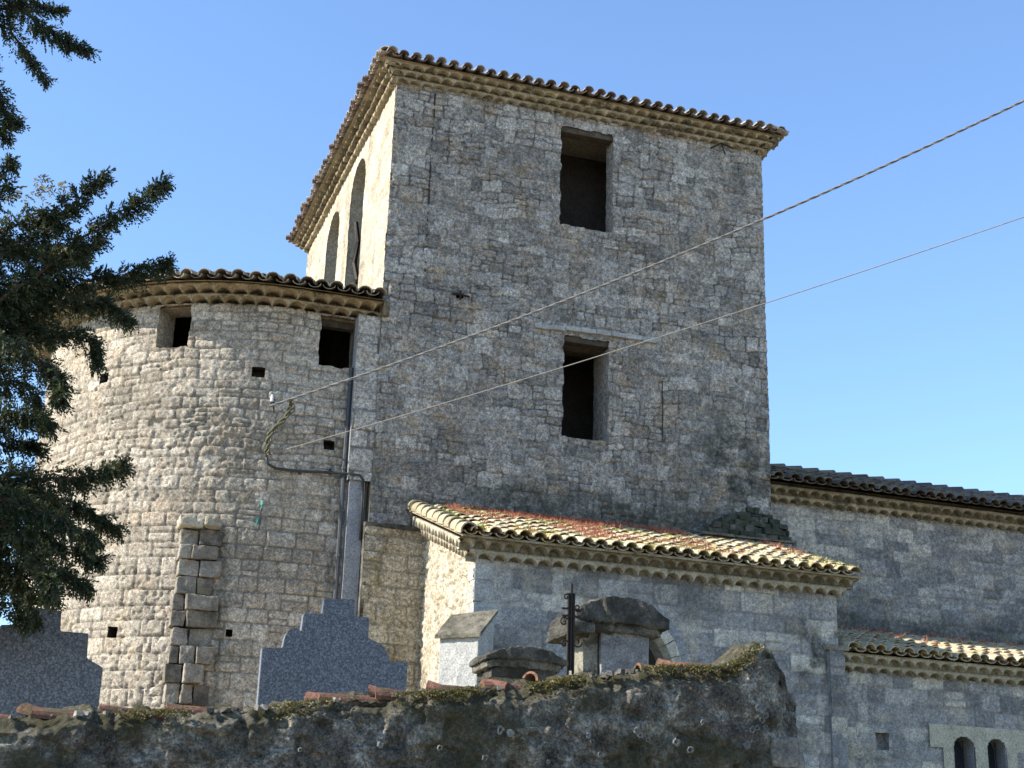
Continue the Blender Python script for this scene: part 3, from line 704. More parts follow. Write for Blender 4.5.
# chapel left wall, follows the slope of the roof
RP = (7.60-6.50)/3.15
ctop = lambda y: 6.17+(y-CF)*RP
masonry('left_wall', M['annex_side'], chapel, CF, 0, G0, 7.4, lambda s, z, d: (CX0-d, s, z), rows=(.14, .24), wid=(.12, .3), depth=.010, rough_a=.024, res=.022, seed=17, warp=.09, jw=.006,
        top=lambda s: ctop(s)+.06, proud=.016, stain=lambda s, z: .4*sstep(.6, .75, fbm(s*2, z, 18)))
b = MB(); b.box((CX1-.06, CF+.01, G0), (CX1-.005, .3, 6.4))
b.add([(CX1-.005, CF+.01, 6.39), (CX1-.005, .3, 6.39), (CX1-.005, .3, 7.5), (CX1-.06, CF+.01, 6.39), (CX1-.06, .3, 6.39), (CX1-.06, .3, 7.5)], [(0, 1, 2), (3, 5, 4), (0, 2, 5, 3)])
b.build('right_wall', M['slab'], chapel)
b = MB(); z = G0
while z < CH-.1:
    h = random.uniform(.24, .36); l = random.choice((.28, .4)); b.box((CX0-.012, CF-.012, z), (CX0+l, CF+.3, min(CH, z+h-.012)), jit=.006); z += h
rough(b.build('quoins', M['pale_block'], chapel), .08, .008, bevel=.01)
b = MB(); genoise(b, Path(CX1-CX0, lambda s, o: (CX0+s, CF-o, CH+0*s)), 2, h=.145, proj=.13, seed=31, ext=True); b.build('cornice', M['cornice_pale'], chapel)
Lr = math.hypot(-CF, -CF*RP); cs_ = -CF/Lr
b = MB(); genoise(b, Path(Lr, lambda s, o: (CX0-o, CF+s*cs_, CH+s*cs_*RP)), 2, h=.145, proj=.12, seed=32, pitch=.17); b.build('verge_cornice', M['cornice_pale'], chapel); b = MB()
genoise(b, Path(Lr, lambda s, o: (CX1+o, CF+s*cs_, CH+s*cs_*RP)), 2, h=.145, proj=.12, seed=34); b.build('verge_cornice', M['cornice_pale'], chapel)
ezc = 6.45; ey0 = CF-.34
b = MB(); zr = lambda y: ezc+(y-ey0)*RP
b.add([(CX0-.30, ey0, ezc), (CX1+.30, ey0, ezc), (CX1+.30, .0, zr(0)), (CX0-.30, .0, zr(0)), (CX0-.30, ey0, ezc-.03), (CX1+.30, ey0, ezc-.03), (CX1+.30, .0, zr(0)-.03), (CX0-.30, .0, zr(0)-.03)],
      [(0, 1, 2, 3), (7, 6, 5, 4), (0, 4, 5, 1), (1, 5, 6, 2), (3, 2, 6, 7), (0, 3, 7, 4)]); b.build('roof_deck', M['cornice'], chapel)
b = MB(); roof_patch(b, (CX0-.20, ey0-.06, ezc-.01), (1, 0, 0), (0, 1, RP), CX1-CX0+.42, math.hypot(3.15, 3.15*RP), .225, r=.10, ragged=.03); b.build('roof', M['tile_pale'], chapel)
b = MB()                                                     # fat verge rolls
n = 10
for i in range(n):
    y = ey0-.08+(3.2)*i/n; y1 = y+.42
    for (xo, rr, zo) in ((-.22, .125, .03),):
        p0 = np.array([CX0+xo+rng.normal(0, .01), y, zr(y)+zo+.03]); p1 = np.array([CX0+xo, y1, zr(y1)+zo]); b.add(*tile_geo(p0, p1, np.array([-.35, -.3, 1.]), rr, rr*.85, th=.02, seg=8, flat=1.0))
b.build('verge_tiles', M['tile_moss'], chapel)
b = MB()
pts = [(x, -.02, zr(0)+.06+.02*math.sin(x*7)) for x in np.arange(CX0-.2, CX1+.3, .12)]; b.tube(pts, .07, 7); rough(b.build('mortar_fillet', M['capstone'], chapel), .05, .03)

# little corner buttress with a sloping capstone on the chapel's left corner
def corner_buttress():
    a = R(-44); c0 = np.array([.60, -3.18])
    fx = np.array([math.cos(a), math.sin(a)]); fy = np.array([-math.sin(a), math.cos(a)])   # fx along the lit face, fy into the corner
    P = lambda u, v, z: (*(c0+fx*u+fy*v), z)
    # lit face looks towards (-,-): u along, v=0 ; high side at v=+
    w_, dp = .29, .46; zl, zh = 5.04, 5.40
    b = MB(); V = [P(-w_, 0, G0), P(w_, 0, G0), P(w_, dp, G0), P(-w_, dp, G0), P(-w_, 0, zl), P(w_, 0, zl), P(w_, dp, zh), P(-w_, dp, zh)]
    b.add(V, [(0, 3, 2, 1), (4, 5, 6, 7), (0, 1, 5, 4), (1, 2, 6, 5), (2, 3, 7, 6), (3, 0, 4, 7)])
    o = rough(b.build('corner_buttress', M['pale_block'], church), .09, .010, bevel=.012)
    b = MB(); k = (zh-zl)/dp; V = []
    for dz in (.006, .06):
        for (u, v) in ((-w_-.05, -.05), (w_+.05, -.05), (w_+.05, dp), (-w_-.05, dp-.06)): V.append(P(u, v, zl+v*k+dz))
    b.add(V, [(0, 3, 2, 1), (4, 5, 6, 7), (0, 1, 5, 4), (1, 2, 6, 5), (2, 3, 7, 6), (3, 0, 4, 7)]); rough(b.build('capstone', M['slab'], o), .06, .012)
corner_buttress()

# ---- nave
NF, NH, NX1 = .30, 8.43, 24.0
def stainN(s, z):
    return np.maximum(.75*(1-sstep(6.45, 6.95, z+(fbm(s*2, z, 601)-.5)*.5)), .4*sstep(.55, .75, fbm(s*.9, z*1.6, 602)))
nave = masonry('nave', M['nave'], church, 6.95, 14.6, G0, NH+.03, lambda s, z, d: (s, NF-d, z), rows=(.18, .28), wid=(.25, .6), depth=.009, rough_a=.008, res=.028, seed=41, stain=stainN, proud=.006,
               warp=.04, jw=.010, tonef=lambda s, z: .22*sstep(7.7, 8.3, z)+.2*np.exp(-((s-8.6)/1.0)**2-((z-7.6)/.6)**2))
b = MB(); b.box((14.6, NF, G0), (NX1, NF+.3, NH)); b.box((7, 7.2, G0), (NX1, 7.4, NH))
b.add([(NX1, NF, G0), (NX1, 7.4, G0), (NX1, 7.4, NH), (NX1, 3.85, 10.2), (NX1, NF, NH)], [(0, 1, 2, 3, 4)]); b.build('plain_walls', M['nave'], nave)
b = MB(); genoise(b, Path(NX1-7.0, lambda s, o: (7.0+s, NF-o, NH+0*s)), 2, h=.13, proj=.13, seed=44); b.build('cornice', M['cornice'], nave)
NP = (10.20-8.84)/(3.85+.10)
b = MB(); b.add([(7, .10, 8.76), (NX1+.2, .10, 8.76), (NX1+.2, 3.85, 10.16), (7, 3.85, 10.16), (NX1+.2, 7.8, 8.8), (7, 7.8, 8.8)], [(0, 1, 2, 3), (3, 2, 4, 5), (0, 5, 4, 1)]); b.build('roof_deck', M['cornice'], nave)
b = MB(); roof_patch(b, (7.0, -.17, 8.73), (1, 0, 0), (0, 1, NP+.01), NX1-7.0, math.hypot(3.98, 3.98*NP)-.05, .225, r=.105, ragged=.05); b.build('roof', M['tile_dark'], nave)
b = MB()
for i in range(int((NX1-7)/.38)):
    x = 7.0+i*.38; b.add(*tile_geo(np.array([x, 3.85, 10.20]), np.array([x+.46, 3.85, 10.24+.01]), np.array([0, 0, 1.]), .11, .125))
b.build('ridge_tiles', M['tile_dark'], nave)

# ---- sacristy (low lean-to on the right)
SF, SX0, SX1, SH = -2.5, 6.64, 15.5, 5.12
smap = lambda s, z, d: (s, SF-d, z)
HW = [dict(kind='arch', s0=8.58, s1=8.96, z0=2.9, z1=4.31), dict(kind='arch', s0=9.17, s1=9.52, z0=2.9, z1=4.31)]
NI = dict(s0=7.27, s1=7.50, z0=4.02, z1=4.28)
sac = masonry('sacristy', M['annex'], church, SX0, SX1, G0, SH+.03, smap, rows=(.2, .33), wid=(.25, .55), depth=.010, rough_a=.006, res=.028, holes=HW+[NI], seed=51, proud=.008, jw=.010,
              stain=lambda s, z: .35*sstep(.6, .75, fbm(s*1.5, z*1.5, 52)), tonef=lambda s, z: .25*(s < 7.15))
reveal('niche', M['annex'], sac, NI, smap, .16, back=True)
for h in HW:
    o = reveal('window', M['cement'], sac, h, smap, .30)
    b = MB(); b.box((h['s0']-.05, SF+.29, 2.85), (h['s1']+.05, SF+.32, 4.4)); b.build('pane', flat_mat('dark glass', (.03, .036, .045), .15), o)
    b = MB(); xm = (h['s0']+h['s1'])/2
    for q in (-.09, .09): b.tube([(xm+q, SF+.14, 2.9), (xm+q, SF+.14, 4.26)], .011)
    for z in (3.3, 3.75): b.tube([(h['s0'], SF+.14, z), (h['s1'], SF+.14, z)], .011)
    b.build('bars', M['iron'], o)
def lintel_block():
    # one dressed ochre-grey slab cut with two round heads
    z0_, z1_ = 3.0, 4.47; x0, x1 = 8.18, 10.05; st = .02
    xs = np.arange(x0, x1, st); zs = np.arange(z0_, z1_, st)
    X, Z = np.meshgrid(xs, zs, indexing='ij'); I = np.arange(X.size).reshape(X.shape)
    F = np.stack([I[:-1, :-1], I[1:, :-1], I[1:, 1:], I[:-1, 1:]], -1).reshape(-1, 4)
    cxs = (X[:-1, :-1]+st/2).ravel(); czs = (Z[:-1, :-1]+st/2).ravel(); k = np.ones(len(F), bool)
    for h in HW: k &= ~inhole(h, cxs, czs, -.004)
    k &= (czs > 4.12+.0*cxs) | ((cxs > 8.40) & (cxs < 9.70))
    Y = SF-.028+(fbm(X*6, Z*6, 5)-.5)*.006
    return mesh_obj('dressed_lintel', np.stack([X, Y, Z], -1).reshape(-1, 3), F[k], plain_stone('dressed ochre stone', (.24, .22, .165), (.34, .315, .24), (.42, .39, .31), bump=.2, island=0), sac)
lintel_block()
SP = (6.28-5.40)/(.3+2.88)
b = MB(); genoise(b, Path(SX1-SX0, lambda s, o: (SX0+s, SF-o, SH+0*s)), 2, h=.13, proj=.12, seed=54); b.build('cornice', M['cornice_pale'], sac)
b = MB(); b.add([(SX0, SF-.33, SH+.27), (SX1+.2, SF-.33, SH+.27), (SX1+.2, NF, SH+.27+SP*3.13), (SX0, NF, SH+.27+SP*3.13)], [(0, 1, 2, 3)])
b.box((SX1-.03, SF, G0), (SX1, NF, SH+.2)); b.build('roof_deck', M['cornice'], sac)
b = MB(); roof_patch(b, (SX0, SF-.38, SH+.255), (1, 0, 0), (0, 1, SP), SX1-SX0+.2, 3.18/math.cos(math.atan(SP)), .225, r=.10, ragged=.03); b.build('roof', M['tile_pale'], sac)
b = MB(); b.tube([(x, NF-.04, SH+.27+SP*3.1+.05) for x in np.arange(SX0, SX1, .15)], .06, 6); rough(b.build('mortar_fillet', M['capstone'], sac), .05, .03)
# chapel right corner pier with its capping stone
masonry('corner_pier', M['annex'], chapel, 6.36, 6.61, G0, 5.37, lambda s, z, d: (s, CF-.07-d, z), rows=(.22, .34), wid=(.3, .5), depth=.009, rough_a=.01, seed=91, stain=lambda s, z: .35+0*s)  # even stain tone darkens the pier face to suggest its shade
b = MB(); b.box((6.362, CF-.066, G0), (6.608, CF+.12, 5.36)); b.build('pier_core', M['pier'], chapel)
b = MB(); b.box((6.31, CF-.11, 5.36), (6.72, CF+.25, 5.45), jit=.02); rough(b.build('pier_cap', M['slab'], chapel), .05, .025, bevel=.03)

# ================================================================== plants growing on the roofs (nobody could count them)
def tufts(name, mat, spots, n, hmin, hmax, spread, label, cat, wd=.009, blades=8):
    V = []; F = []
    for _ in range(n):
        c, nrm = spots()
        for k in range(blades):
            p = c+rng.normal(0, spread, 3)*np.array([1, 1, .15]); h = rng.uniform(hmin, hmax); a = rng.uniform(0, 6.28)
            dx = np.array([math.cos(a), math.sin(a), 0])*wd*rng.uniform(.6, 1.3); tip = p+np.array([rng.normal(0, .6)*h, rng.normal(0, .6)*h, h]); i = len(V)
            mid = (p+tip)/2
            V += [p, mid-dx, tip, mid+dx]; F.append((i, i+1, i+2, i+3))
    o = mesh_obj(name, np.array(V), F, mat); return tag(o, label, cat, kind='stuff')
zroof = lambda y: zr(y)+.10
def spot_red():
    while True:
        x = rng.uniform(CX0+.2, CX1+.1); y = -.08-abs(rng.normal(0, .55)) if rng.random() < .6 else rng.uniform(-3.0, -.1)
        if y < -3.0: continue
        d = vnoise(np.array(x*1.9), np.array(y*1.7), 700)
        if d > .48+(0 if y > -.8 else .12): return np.array([x, y, zroof(y)]), None
tufts('stonecrop', M['sedum_red'], spot_red, 1500, .02, .085, .035, 'red stonecrop growing thickly on the sunlit chapel roof tiles', 'roof plants')
def spot_grn():
    while True:
        x = rng.uniform(CX0-.1, CX1+.25); y = rng.uniform(-3.05, -.05); d = vnoise(np.array(x*2.3), np.array(y*2.0), 720)
        if d > .6: return np.array([x, y, zroof(y)-.015]), None
tufts('roof_moss', M['sedum_green'], spot_grn, 1100, .012, .05, .04, 'yellow green moss and grass between the chapel roof tiles', 'moss', wd=.018)
def spot_sac():
    x = rng.uniform(8, 13); y = rng.uniform(-.3, .15) if rng.random() < .7 else rng.uniform(-2.5, 0); return np.array([x, y, SH+.30+SP*(y-SF+.33)+.07]), None
tufts('roof_weeds', M['sedum_red'], spot_sac, 60, .03, .12, .05, 'dry reddish weeds along the top of the low right roof', 'weeds')

# ================================================================== cables
def span(name, p0, p1, sag, r, mat, label, twist=False):
    p0 = np.array(p0); p1 = np.array(p1); t = np.linspace(0, 1, 160)[:, None]
    P = p0+(p1-p0)*t; P[:, 2] -= sag*4*(t*(1-t))[:, 0]
    b = MB()
    if twist:
        d = (p1-p0)/np.linalg.norm(p1-p0); a = np.cross(d, (0, 0, 1)); a /= np.linalg.norm(a); c = np.cross(d, a); T = np.linspace(0, 1, 900)
        Q = p0+(p1-p0)*T[:, None]; Q[:, 2] -= sag*4*T*(1-T); L = np.linalg.norm(p1-p0)
        for ph in (0, 2.09, 4.19):
            an = T*L*2*math.pi/.55+ph; b.tube(Q+(a*np.cos(an)[:, None]+c*np.sin(an)[:, None])*r*.75, r*.62, 5)
    else: b.tube(P, r, 6)
    return tag(b.build(name, mat, smooth=True), label, 'cable')
pA = at(270, 406, .02); pB = at(1500, -150, -9.5)
span('twisted_cable', pA, pB, .62, .0155, M['cable'], 'thick twisted pale cable rising from the apse to the upper right, above the thin cable', True)
pC = at(266, 455, .05); pD = at(1500, 46, -9.5)
span('thin_cable', pC, pD, .22, .0075, M['cable_thin'], 'thin pale cable rising to the right from the foot of the hanging bundle')
# bracket, insulators, hanging bundle
b = MB(); q = at(271, 404, .25)
t = thing('cable_bracket', 'small iron bracket with white insulator holding the thick cable on the apse', 'bracket', (q[0], .2, q[2]))
b.tube([(q[0], .26, q[2]), (q[0], .0, q[2])], .014); b.tube([(q[0], .02, q[2]), (q[0]+.02, .02, q[2]-.22)], .012); b.build('arm', M['iron'], t)
b = MB(); c = np.array([q[0]-.03, .0, q[2]+.02])
b.tube([c+(0, 0, -.06), c+(0, 0, -.02), c+(0, 0, 0), c+(0, 0, .05)], .03, 8, .02); b.build('insulator', M['ceramic'], t)
pts_px = [(291, 399), (291, 408), (286, 418), (276, 426), (270, 434), (268, 446), (266, 456)]
b = MB()
for k in range(4):
    P = np.array([at(x+rng.normal(0, 1.2), y+rng.normal(0, 1.2), .0-.02*k) for x, y in pts_px]); T = np.linspace(0, len(P)-1, 60)
    P = np.stack([np.interp(T, range(len(P)), P[:, i]) for i in range(3)], -1); ph = k*1.6
    P[:, 0] += .03*np.sin(T*4+ph); P[:, 1] += .03*np.cos(T*4+ph); b.tube(P, .016, 5)
tag(b.build('hanging_cables', M['cable_moss'], smooth=True), 'tangled yellowish cable bundle hanging between the two span ends on the apse', 'cable')
P = [(266, 456), (268, 464), (276, 468.5), (300, 471), (330, 472.5), (352, 474), (360, 475.5), (363, 480), (362, 500), (360, 540)]
P = np.array([at(x, y, .19 if x < 350 else -.0) for x, y in P]); b = MB(); b.tube(P, .022, 6)
for x in (300, 330): c = at(x, 471.5, .2); b.box(c-(.015, .02, .04), c+(.015, .05, .04))
tag(b.build('wall_cable', M['cable_dark'], smooth=True), 'black cable clipped level along the apse then down beside the downpipe', 'cable')

# ================================================================== graves
def stepped(name, label, prof, y, th, par_loc):
    t = thing(name, label, 'headstone', par_loc, 'stepped granite headstones')
    P = np.array(prof); n = len(P); V = [(x, y, z) for x, z in P]+[(x, y+th, z) for x, z in P]
    b = MB(); b.add(V, [tuple(range(n)), tuple(range(2*n-1, n-1, -1))]+[(i, i+n, (i+1) % n+n, (i+1) % n) for i in range(n)])
    o = b.build('slab', M['granite'], t)
    bm = bmesh.new(); bm.from_mesh(o.data); bmesh.ops.recalc_face_normals(bm, faces=bm.faces)
    bmesh.ops.bevel(bm, geom=bm.edges[:], offset=.006, segments=2, affect='EDGES'); bm.to_mesh(o.data); bm.free()
    xs = P[:, 0]; b = MB(); b.box((xs.min()-.08, y-.12, 1.45), (xs.max()+.08, y+th+.1, 1.9)); b.box((xs.min()-.02, y+th+.1, 1.45), (xs.max()+.02, y+2.2, 1.8))
    rough(b.build('base', M['granite'], t), .5, .0, bevel=.01); return t
zb = 1.9
def arcpts(cx_, cz_, r, a0, a1, n=6): return [(cx_+r*math.cos(R(a)), cz_+r*math.sin(R(a))) for a in np.linspace(a0, a1, n)]
prof = [(-3.14, zb), (-1.95, zb), (-1.95, 3.50), (-2.10, 3.49), (-2.10, 3.52)]+arcpts(-2.24, 3.52, .12, 20, 80)+[(-2.29, 3.67), (-2.29, 3.835), (-2.42, 3.835), (-2.42, 3.97), (-2.67, 3.955), (-2.68, 3.83), (-2.83, 3.82), (-2.84, 3.67)]+arcpts(-2.87, 3.60, .10, 90, 170, 4)[::1]+[(-2.98, 3.53), (-3.14, 3.52)]
stepped('headstone', 'taller grey granite headstone with steps up both sides, in front of the downpipe', prof, -10.42, .09, (-2.55, -10.4, 1.5))
prof = [(-5.22, zb), (-4.36, zb), (-4.37, 3.20), (-4.49, 3.26), (-4.50, 3.44), (-4.70, 3.44), (-4.71, 3.585), (-4.93, 3.60), (-4.93, 3.47), (-5.12, 3.45), (-5.12, 3.2), (-5.22, 3.18)]
stepped('headstone', 'lower grey granite headstone half under the conifer at the left edge', prof, -10.92, .09, (-4.8, -10.9, 1.5))

def arch_slab(mb, x0, x1, y0, y1, zs, ze, th, n=14, flat=0.25):
    """segmental slab: ends at height zs, crown at ze"""
    xs = np.linspace(x0, x1, n); u = (xs-(x0+x1)/2)/((x1-x0)/2); z = zs+(ze-zs)*np.clip(1-np.abs(u)**2.2, 0, 1)
    V = [(x, y, zz if dz == 0 else min(zs-th+(zz-zs)*flat, zz-.02)) for dz in (0, th) for y in (y0, y1) for x, zz in zip(xs, z)]; F = []
    for i in range(n-1):
        F += [(i, i+1, n+i+1, n+i), (2*n+i+1, 2*n+i, 3*n+i, 3*n+i+1), (i, 2*n+i, 2*n+i+1, i+1), (n+i, n+i+1, 3*n+i+1, 3*n+i)]
    F += [(0, n, 3*n, 2*n), (n-1, 3*n-1, 4*n-1, 2*n-1)]; mb.add(V, F)
t = thing('family_tomb', 'tall stone tomb with dark segmental arched cap, standing before the chapel doorway', 'tomb', (1.6, -6.1, 1.6))
b = MB(); arch_slab(b, .98, 2.16, -6.5, -5.7, 4.84, 5.07, .12, flat=.15); arch_slab(b, 1.06, 2.08, -6.43, -5.75, 4.71, 4.78, .06, flat=.1)
b.box((.93, -6.55, 4.60), (1.22, -5.68, 4.74)); rough(b.build('arched_cap', M['capstone'], t), .05, .045, bevel=.02)
b = MB(); b.box((1.36, -6.36, 1.6), (1.95, -5.8, 4.68)); rough(b.build('body', M['tomb'], t), .1, .012, bevel=.01)
b = MB(); b.box((1.16, -6.30, 1.6), (1.345, -5.85, 4.66)); rough(b.build('side_pier', M['slab'], t), .1, .012, bevel=.01)
t = thing('low_tomb', 'low tomb with dark layered rounded slabs, left of the iron cross', 'tomb', (.1, -7.1, 1.6))
b = MB(); arch_slab(b, -.36, .56, -7.45, -6.9, 4.11, 4.23, .05); arch_slab(b, -.33, .50, -7.40, -6.9, 4.06, 4.15, .07); arch_slab(b, -.27, .46, -7.36, -6.9, 3.99, 4.07, .10)
rough(b.build('rounded_slabs', M['capstone'], t), .04, .035, bevel=.015)
b = MB(); b.box((-.22, -7.3, 1.6), (.40, -6.9, 3.92)); rough(b.build('body', M['slab'], t), .1, .012, bevel=.01)
# wrought iron cross
t = thing('iron_cross', 'rusty wrought iron grave cross with scrolls, beside the arched tomb', 'cross', (.78, -6.9, 1.6))
b = MB(); cxx = .775
for q in (-.035, .035): b.tube([(cxx+q, -6.92, 1.6), (cxx+q*.9, -6.92, 4.95)], .016, 6)
b.tube([(cxx, -6.92, 4.1), (cxx, -6.92, 5.06)], .018, 6); b.build('shaft', M['iron'], t)
b = MB()
for z, l in ((4.78, .13), (4.70, .13)): b.tube([(cxx-l, -6.98, z-.02), (cxx, -6.92, z), (cxx+l, -6.86, z)], .013)
b.build('crossbar', M['iron'], t)
for (dx, z, r_, sg) in ((-.10, 4.62, .06, 1), (.10, 4.80, .05, -1), (-.09, 4.38, .05, 1), (.10, 4.42, .06, -1), (-.07, 4.90, .04, 1)):
    b = MB(); b.tube([(cxx+dx*.9+r_*(1-k/22)*math.cos(sg*k*.42), -6.92+.3*dx, z+r_*(1-k/22)*math.sin(sg*k*.42)) for k in range(18)], .009, 5); b.build('scroll', M['iron'], t)

# ================================================================== boundary wall in front
bw = thing('boundary_wall', 'dark lichened boundary wall with broken clay coping tiles, ending in a rounded pier', 'wall', (-3, -13.6, 0))
TOPX = np.array([-12, -5.04, -4.58, -4.0, -3.66, -3.22, -2.57, -2.14, -1.63, -1.23, -.85, -.76, -.66, -.55, -.46, -.40, -.36]); TOPZ = np.array([2.02, 2.47, 2.52, 2.57, 2.61, 2.69, 2.78, 2.84, 2.95, 3.02, 3.04, 3.08, 3.17, 3.21, 3.20, 3.12, 2.97])
wtop = lambda x: np.interp(x, TOPX, TOPZ)
YW0, YW1 = -13.95, -13.5
def boundary():
    s = np.concatenate([np.arange(-12, -6, .05), np.arange(-6, -.33, .0115)]); nz = 130; nt = 40
    # section: front face bottom -> top, over the top, back face
    t1 = np.concatenate([np.linspace(0, .62, 14)[:-1], np.linspace(.62, 1, nz)]); rows_y = []; 
    S = s[:, None]; Hs = wtop(s)[:, None]+(fbm(S*5, S*0, 801)-.5)*.07+(fbm(S*22, S*0, 803, 3)-.5)*.045
    zf = t1[None]*Hs; yf = np.full_like(zf, YW0)+.0*S
    d = (fbm(S*1.5, zf*1.5, 805)-.5)*.09+(fbm(S*7, zf*7, 806)-.5)*.05+(fbm(S*26, zf*26, 807, 4)-.5)*.030+(vnoise(S*60, zf*60, 809)-.5)*.008
    stones = vnoise(S*5.5, zf*7, 812); d = d+.022*sstep(.46, .54, stones)-.03*sstep(.70, .78, vnoise(S*9, zf*11, 813))
    yf = yf-d; cr = sstep(.97, 1.0, t1[None]); zf = zf-cr*0.02; yf = yf+cr*.05
    tt = np.linspace(0, 1, nt)[None, 1:]; yt = YW0+.05+(YW1-YW0-.05)*tt+0*S; zt2 = Hs+np.sin(tt*math.pi)*.05+(fbm(S*9, yt*9, 808)-.5)*.06+(fbm(S*34, yt*34, 818, 3)-.5)*.03
    tb = np.linspace(0, 1, 24)[None, 1:]; yb = np.full((len(s), tb.shape[1]), YW1); zb_ = Hs*(1-tb)
    Y = np.hstack([yf, yt, yb]); Z = np.hstack([zf, zt2, zb_]); X = np.broadcast_to(S, Y.shape).copy()
    # round the right end into a pier
    pull = sstep(-.75, -.36, X); X = X
    Y = Y*(1-pull*.0)+pull**3*(0.10*(Y < -13.72)-.0)
    V = np.stack([X, Y, Z], -1); a, b_, _ = V.shape; I = np.arange(a*b_).reshape(a, b_)
    F = np.stack([I[:-1, :-1], I[1:, :-1], I[1:, 1:], I[:-1, 1:]], -1).reshape(-1, 4)
    endf = [tuple(I[-1, :])]
    tone = np.clip((fbm(X*9, Z*9, 810)-.5)*1.8+.5, 0, 1); joint = np.zeros_like(X)
    stain = np.maximum(sstep(-.16, .02, Z-wtop(X)+(fbm(X*5, Z*5, 811)-.5)*.22)*.95, sstep(.5, .66, fbm(X*1.6, Z*2.4, 815))*.7)
    o = mesh_obj('wall_body', V.reshape(-1, 3), F, M['wall'], bw, dict(tone=tone, joint=joint, stain=stain), smooth=True)
    e = V[-1]; c = e.mean(0); n = len(e); mesh_obj('wall_end', np.vstack([e, c]), [(i, i+1, n) for i in range(n-1)], M['slab'], bw)
boundary()
# squared blocks at the pier end
b = MB(); z = .1
while z < 2.6:
    h = random.uniform(.2, .3); b.box((-.55, YW0-.02, z), (-.33, YW1-.02, min(z+h-.006, 2.66)), jit=.012); z += h
rough(b.build('pier_quoins', M['pierq'], bw), .04, .02, bevel=.02)
# coping tiles lying along the top, broken and uneven
def coping(x, L, dy=0, r_=.068, tilt=0, yaw=0., mat='coping', dz=0.):
    z = float(wtop(x)); z1 = float(wtop(x+L)); b = MB()
    p0 = np.array([x, YW0+.13+dy+yaw, z+.015+tilt+dz]); p1 = np.array([x+L, YW0+.13+dy-yaw, z1+dz])
    b.add(*tile_geo(p0, p1, np.array([0, -.25, 1.]), r_, r_*.82, th=.018, seg=8, flat=.8))
    return rough(b.build('coping_tile', M[mat], bw), .05, .008)
for x, L, dy in ((-5.35, .42, 0), (-4.90, .40, 0), (-4.54, .40, .01), (-4.17, .36, .03), (-3.36, .38, 0), (-3.02, .36, .0), (-2.68, .36, .01), (-2.36, .3, .02), (-1.36, .34, .05), (-1.06, .3, .05)):
    coping(x+rng.normal(0, .01), L, dy, tilt=.03, dz=-.02)
for x, yaw, t_ in ((-4.93, .10, .05), (-3.05, .03, .04), (-2.34, .12, .03), (-2.08, -.10, .05), (-1.22, .1, .03), (-3.4, .06, .03), (-2.7, .05, .05)):
    coping(x, .12, .02, r_=.062, tilt=t_*.6, yaw=yaw*.4, dz=.015)
b = MB()
for _ in range(420):
    x = rng.uniform(-5.6, -.5); s_ = rng.uniform(.005, .017); y = YW0+rng.uniform(.0, .4); z = float(wtop(x))+.02
    b.box((x-s_, y-s_, z-s_), (x+s_*1.3, y+s_, z+s_*.7), rot=rng.uniform(0, 3), jit=s_*.4)
rough(b.build('rubble_bits', M['pierq'], bw), .03, .006); bpy.data.objects['rubble_bits']['kind'] = 'stuff'
def spot_w():
    while True:
        x = rng.uniform(-5.6, -.5); 
        if vnoise(np.array(x*2.6), np.array(3.), 900) > .5 or x > 5:
            y = YW0+abs(rng.normal(0, .06))-.03; dz = -abs(rng.normal(0, .02)) if y < YW0+.02 else 0
            return np.array([x, y-.02, float(wtop(x))+.02+dz*1.5]), None
tufts('wall_moss', M['moss'], spot_w, 600, .006, .018, .016, 'dark and yellow moss cushions along the top of the boundary wall', 'moss', wd=.006, blades=10)
# pale lichen rosettes on the face
b = MB()
lp = [(500, 730), (545, 745), (588, 735), (592, 742), (640, 735), (648, 740), (485, 758), (510, 733), (548, 762), (637, 731), (758, 708), (762, 720), (752, 730), (747, 745), (757, 728), (765, 727), (440, 748), (380, 745), (300, 750), (690, 750), (676, 742), (600, 755), (702, 722), (765, 716)]
for (px, py) in lp:
    c = at(px, py, YW0-.06); r_ = rng.uniform(.014, .028); n = 14
    an = np.linspace(0, 2*math.pi, n+1)[:-1]; r_ *= .85; ro = r_*(1+.16*rng.normal(0, 1, n)); ri_ = ro*(.45 if rng.random() < .7 else .05)
    V = [(c[0]+q*math.cos(a), c[1]-.004, c[2]+q*math.sin(a)) for q, a in zip(ro, an)]+[(c[0]+q*math.cos(a), c[1]-.010, c[2]+q*math.sin(a)) for q, a in zip((ro+ri_)/2, an)]+[(c[0]+q*math.cos(a), c[1]-.002, c[2]+q*math.sin(a)) for q, a in zip(ri_, an)]
    b.add(V, [(k+m*n, (k+1) % n+m*n, (k+1) % n+(m+1)*n, k+(m+1)*n) for m in (0, 1) for k in range(n)])
b.build('lichen', plain_stone('pale lichen', (.08, .08, .072), (.15, .15, .135), (.23, .23, .20), bump=.3), bw)

# ================================================================== conifer at the left edge
TY = -11.4
tree = thing('conifer_tree', 'dark drooping conifer overhanging the left edge, partly in front of the apse', 'tree', (-6.35, TY, 1.5))
b = MB(); b.tube([(-6.35, TY, 1.3), (-6.33, TY+.03, 3), (-6.28, TY, 5), (-6.33, TY, 7.5), (-6.3, TY, 10.2)], .20, 12, .05); rough(b.build('trunk', M['bark'], tree), .15, .02)
LEN = []
def limb(px_pts, y0, y1, dens=1.0, twig=.16, drop=.35):
    P = np.array([at(x, y, y0+(y1-y0)*i/(len(px_pts)-1)) for i, (x, y) in enumerate(px_pts)]); LEN.append((P, dens, twig, drop))
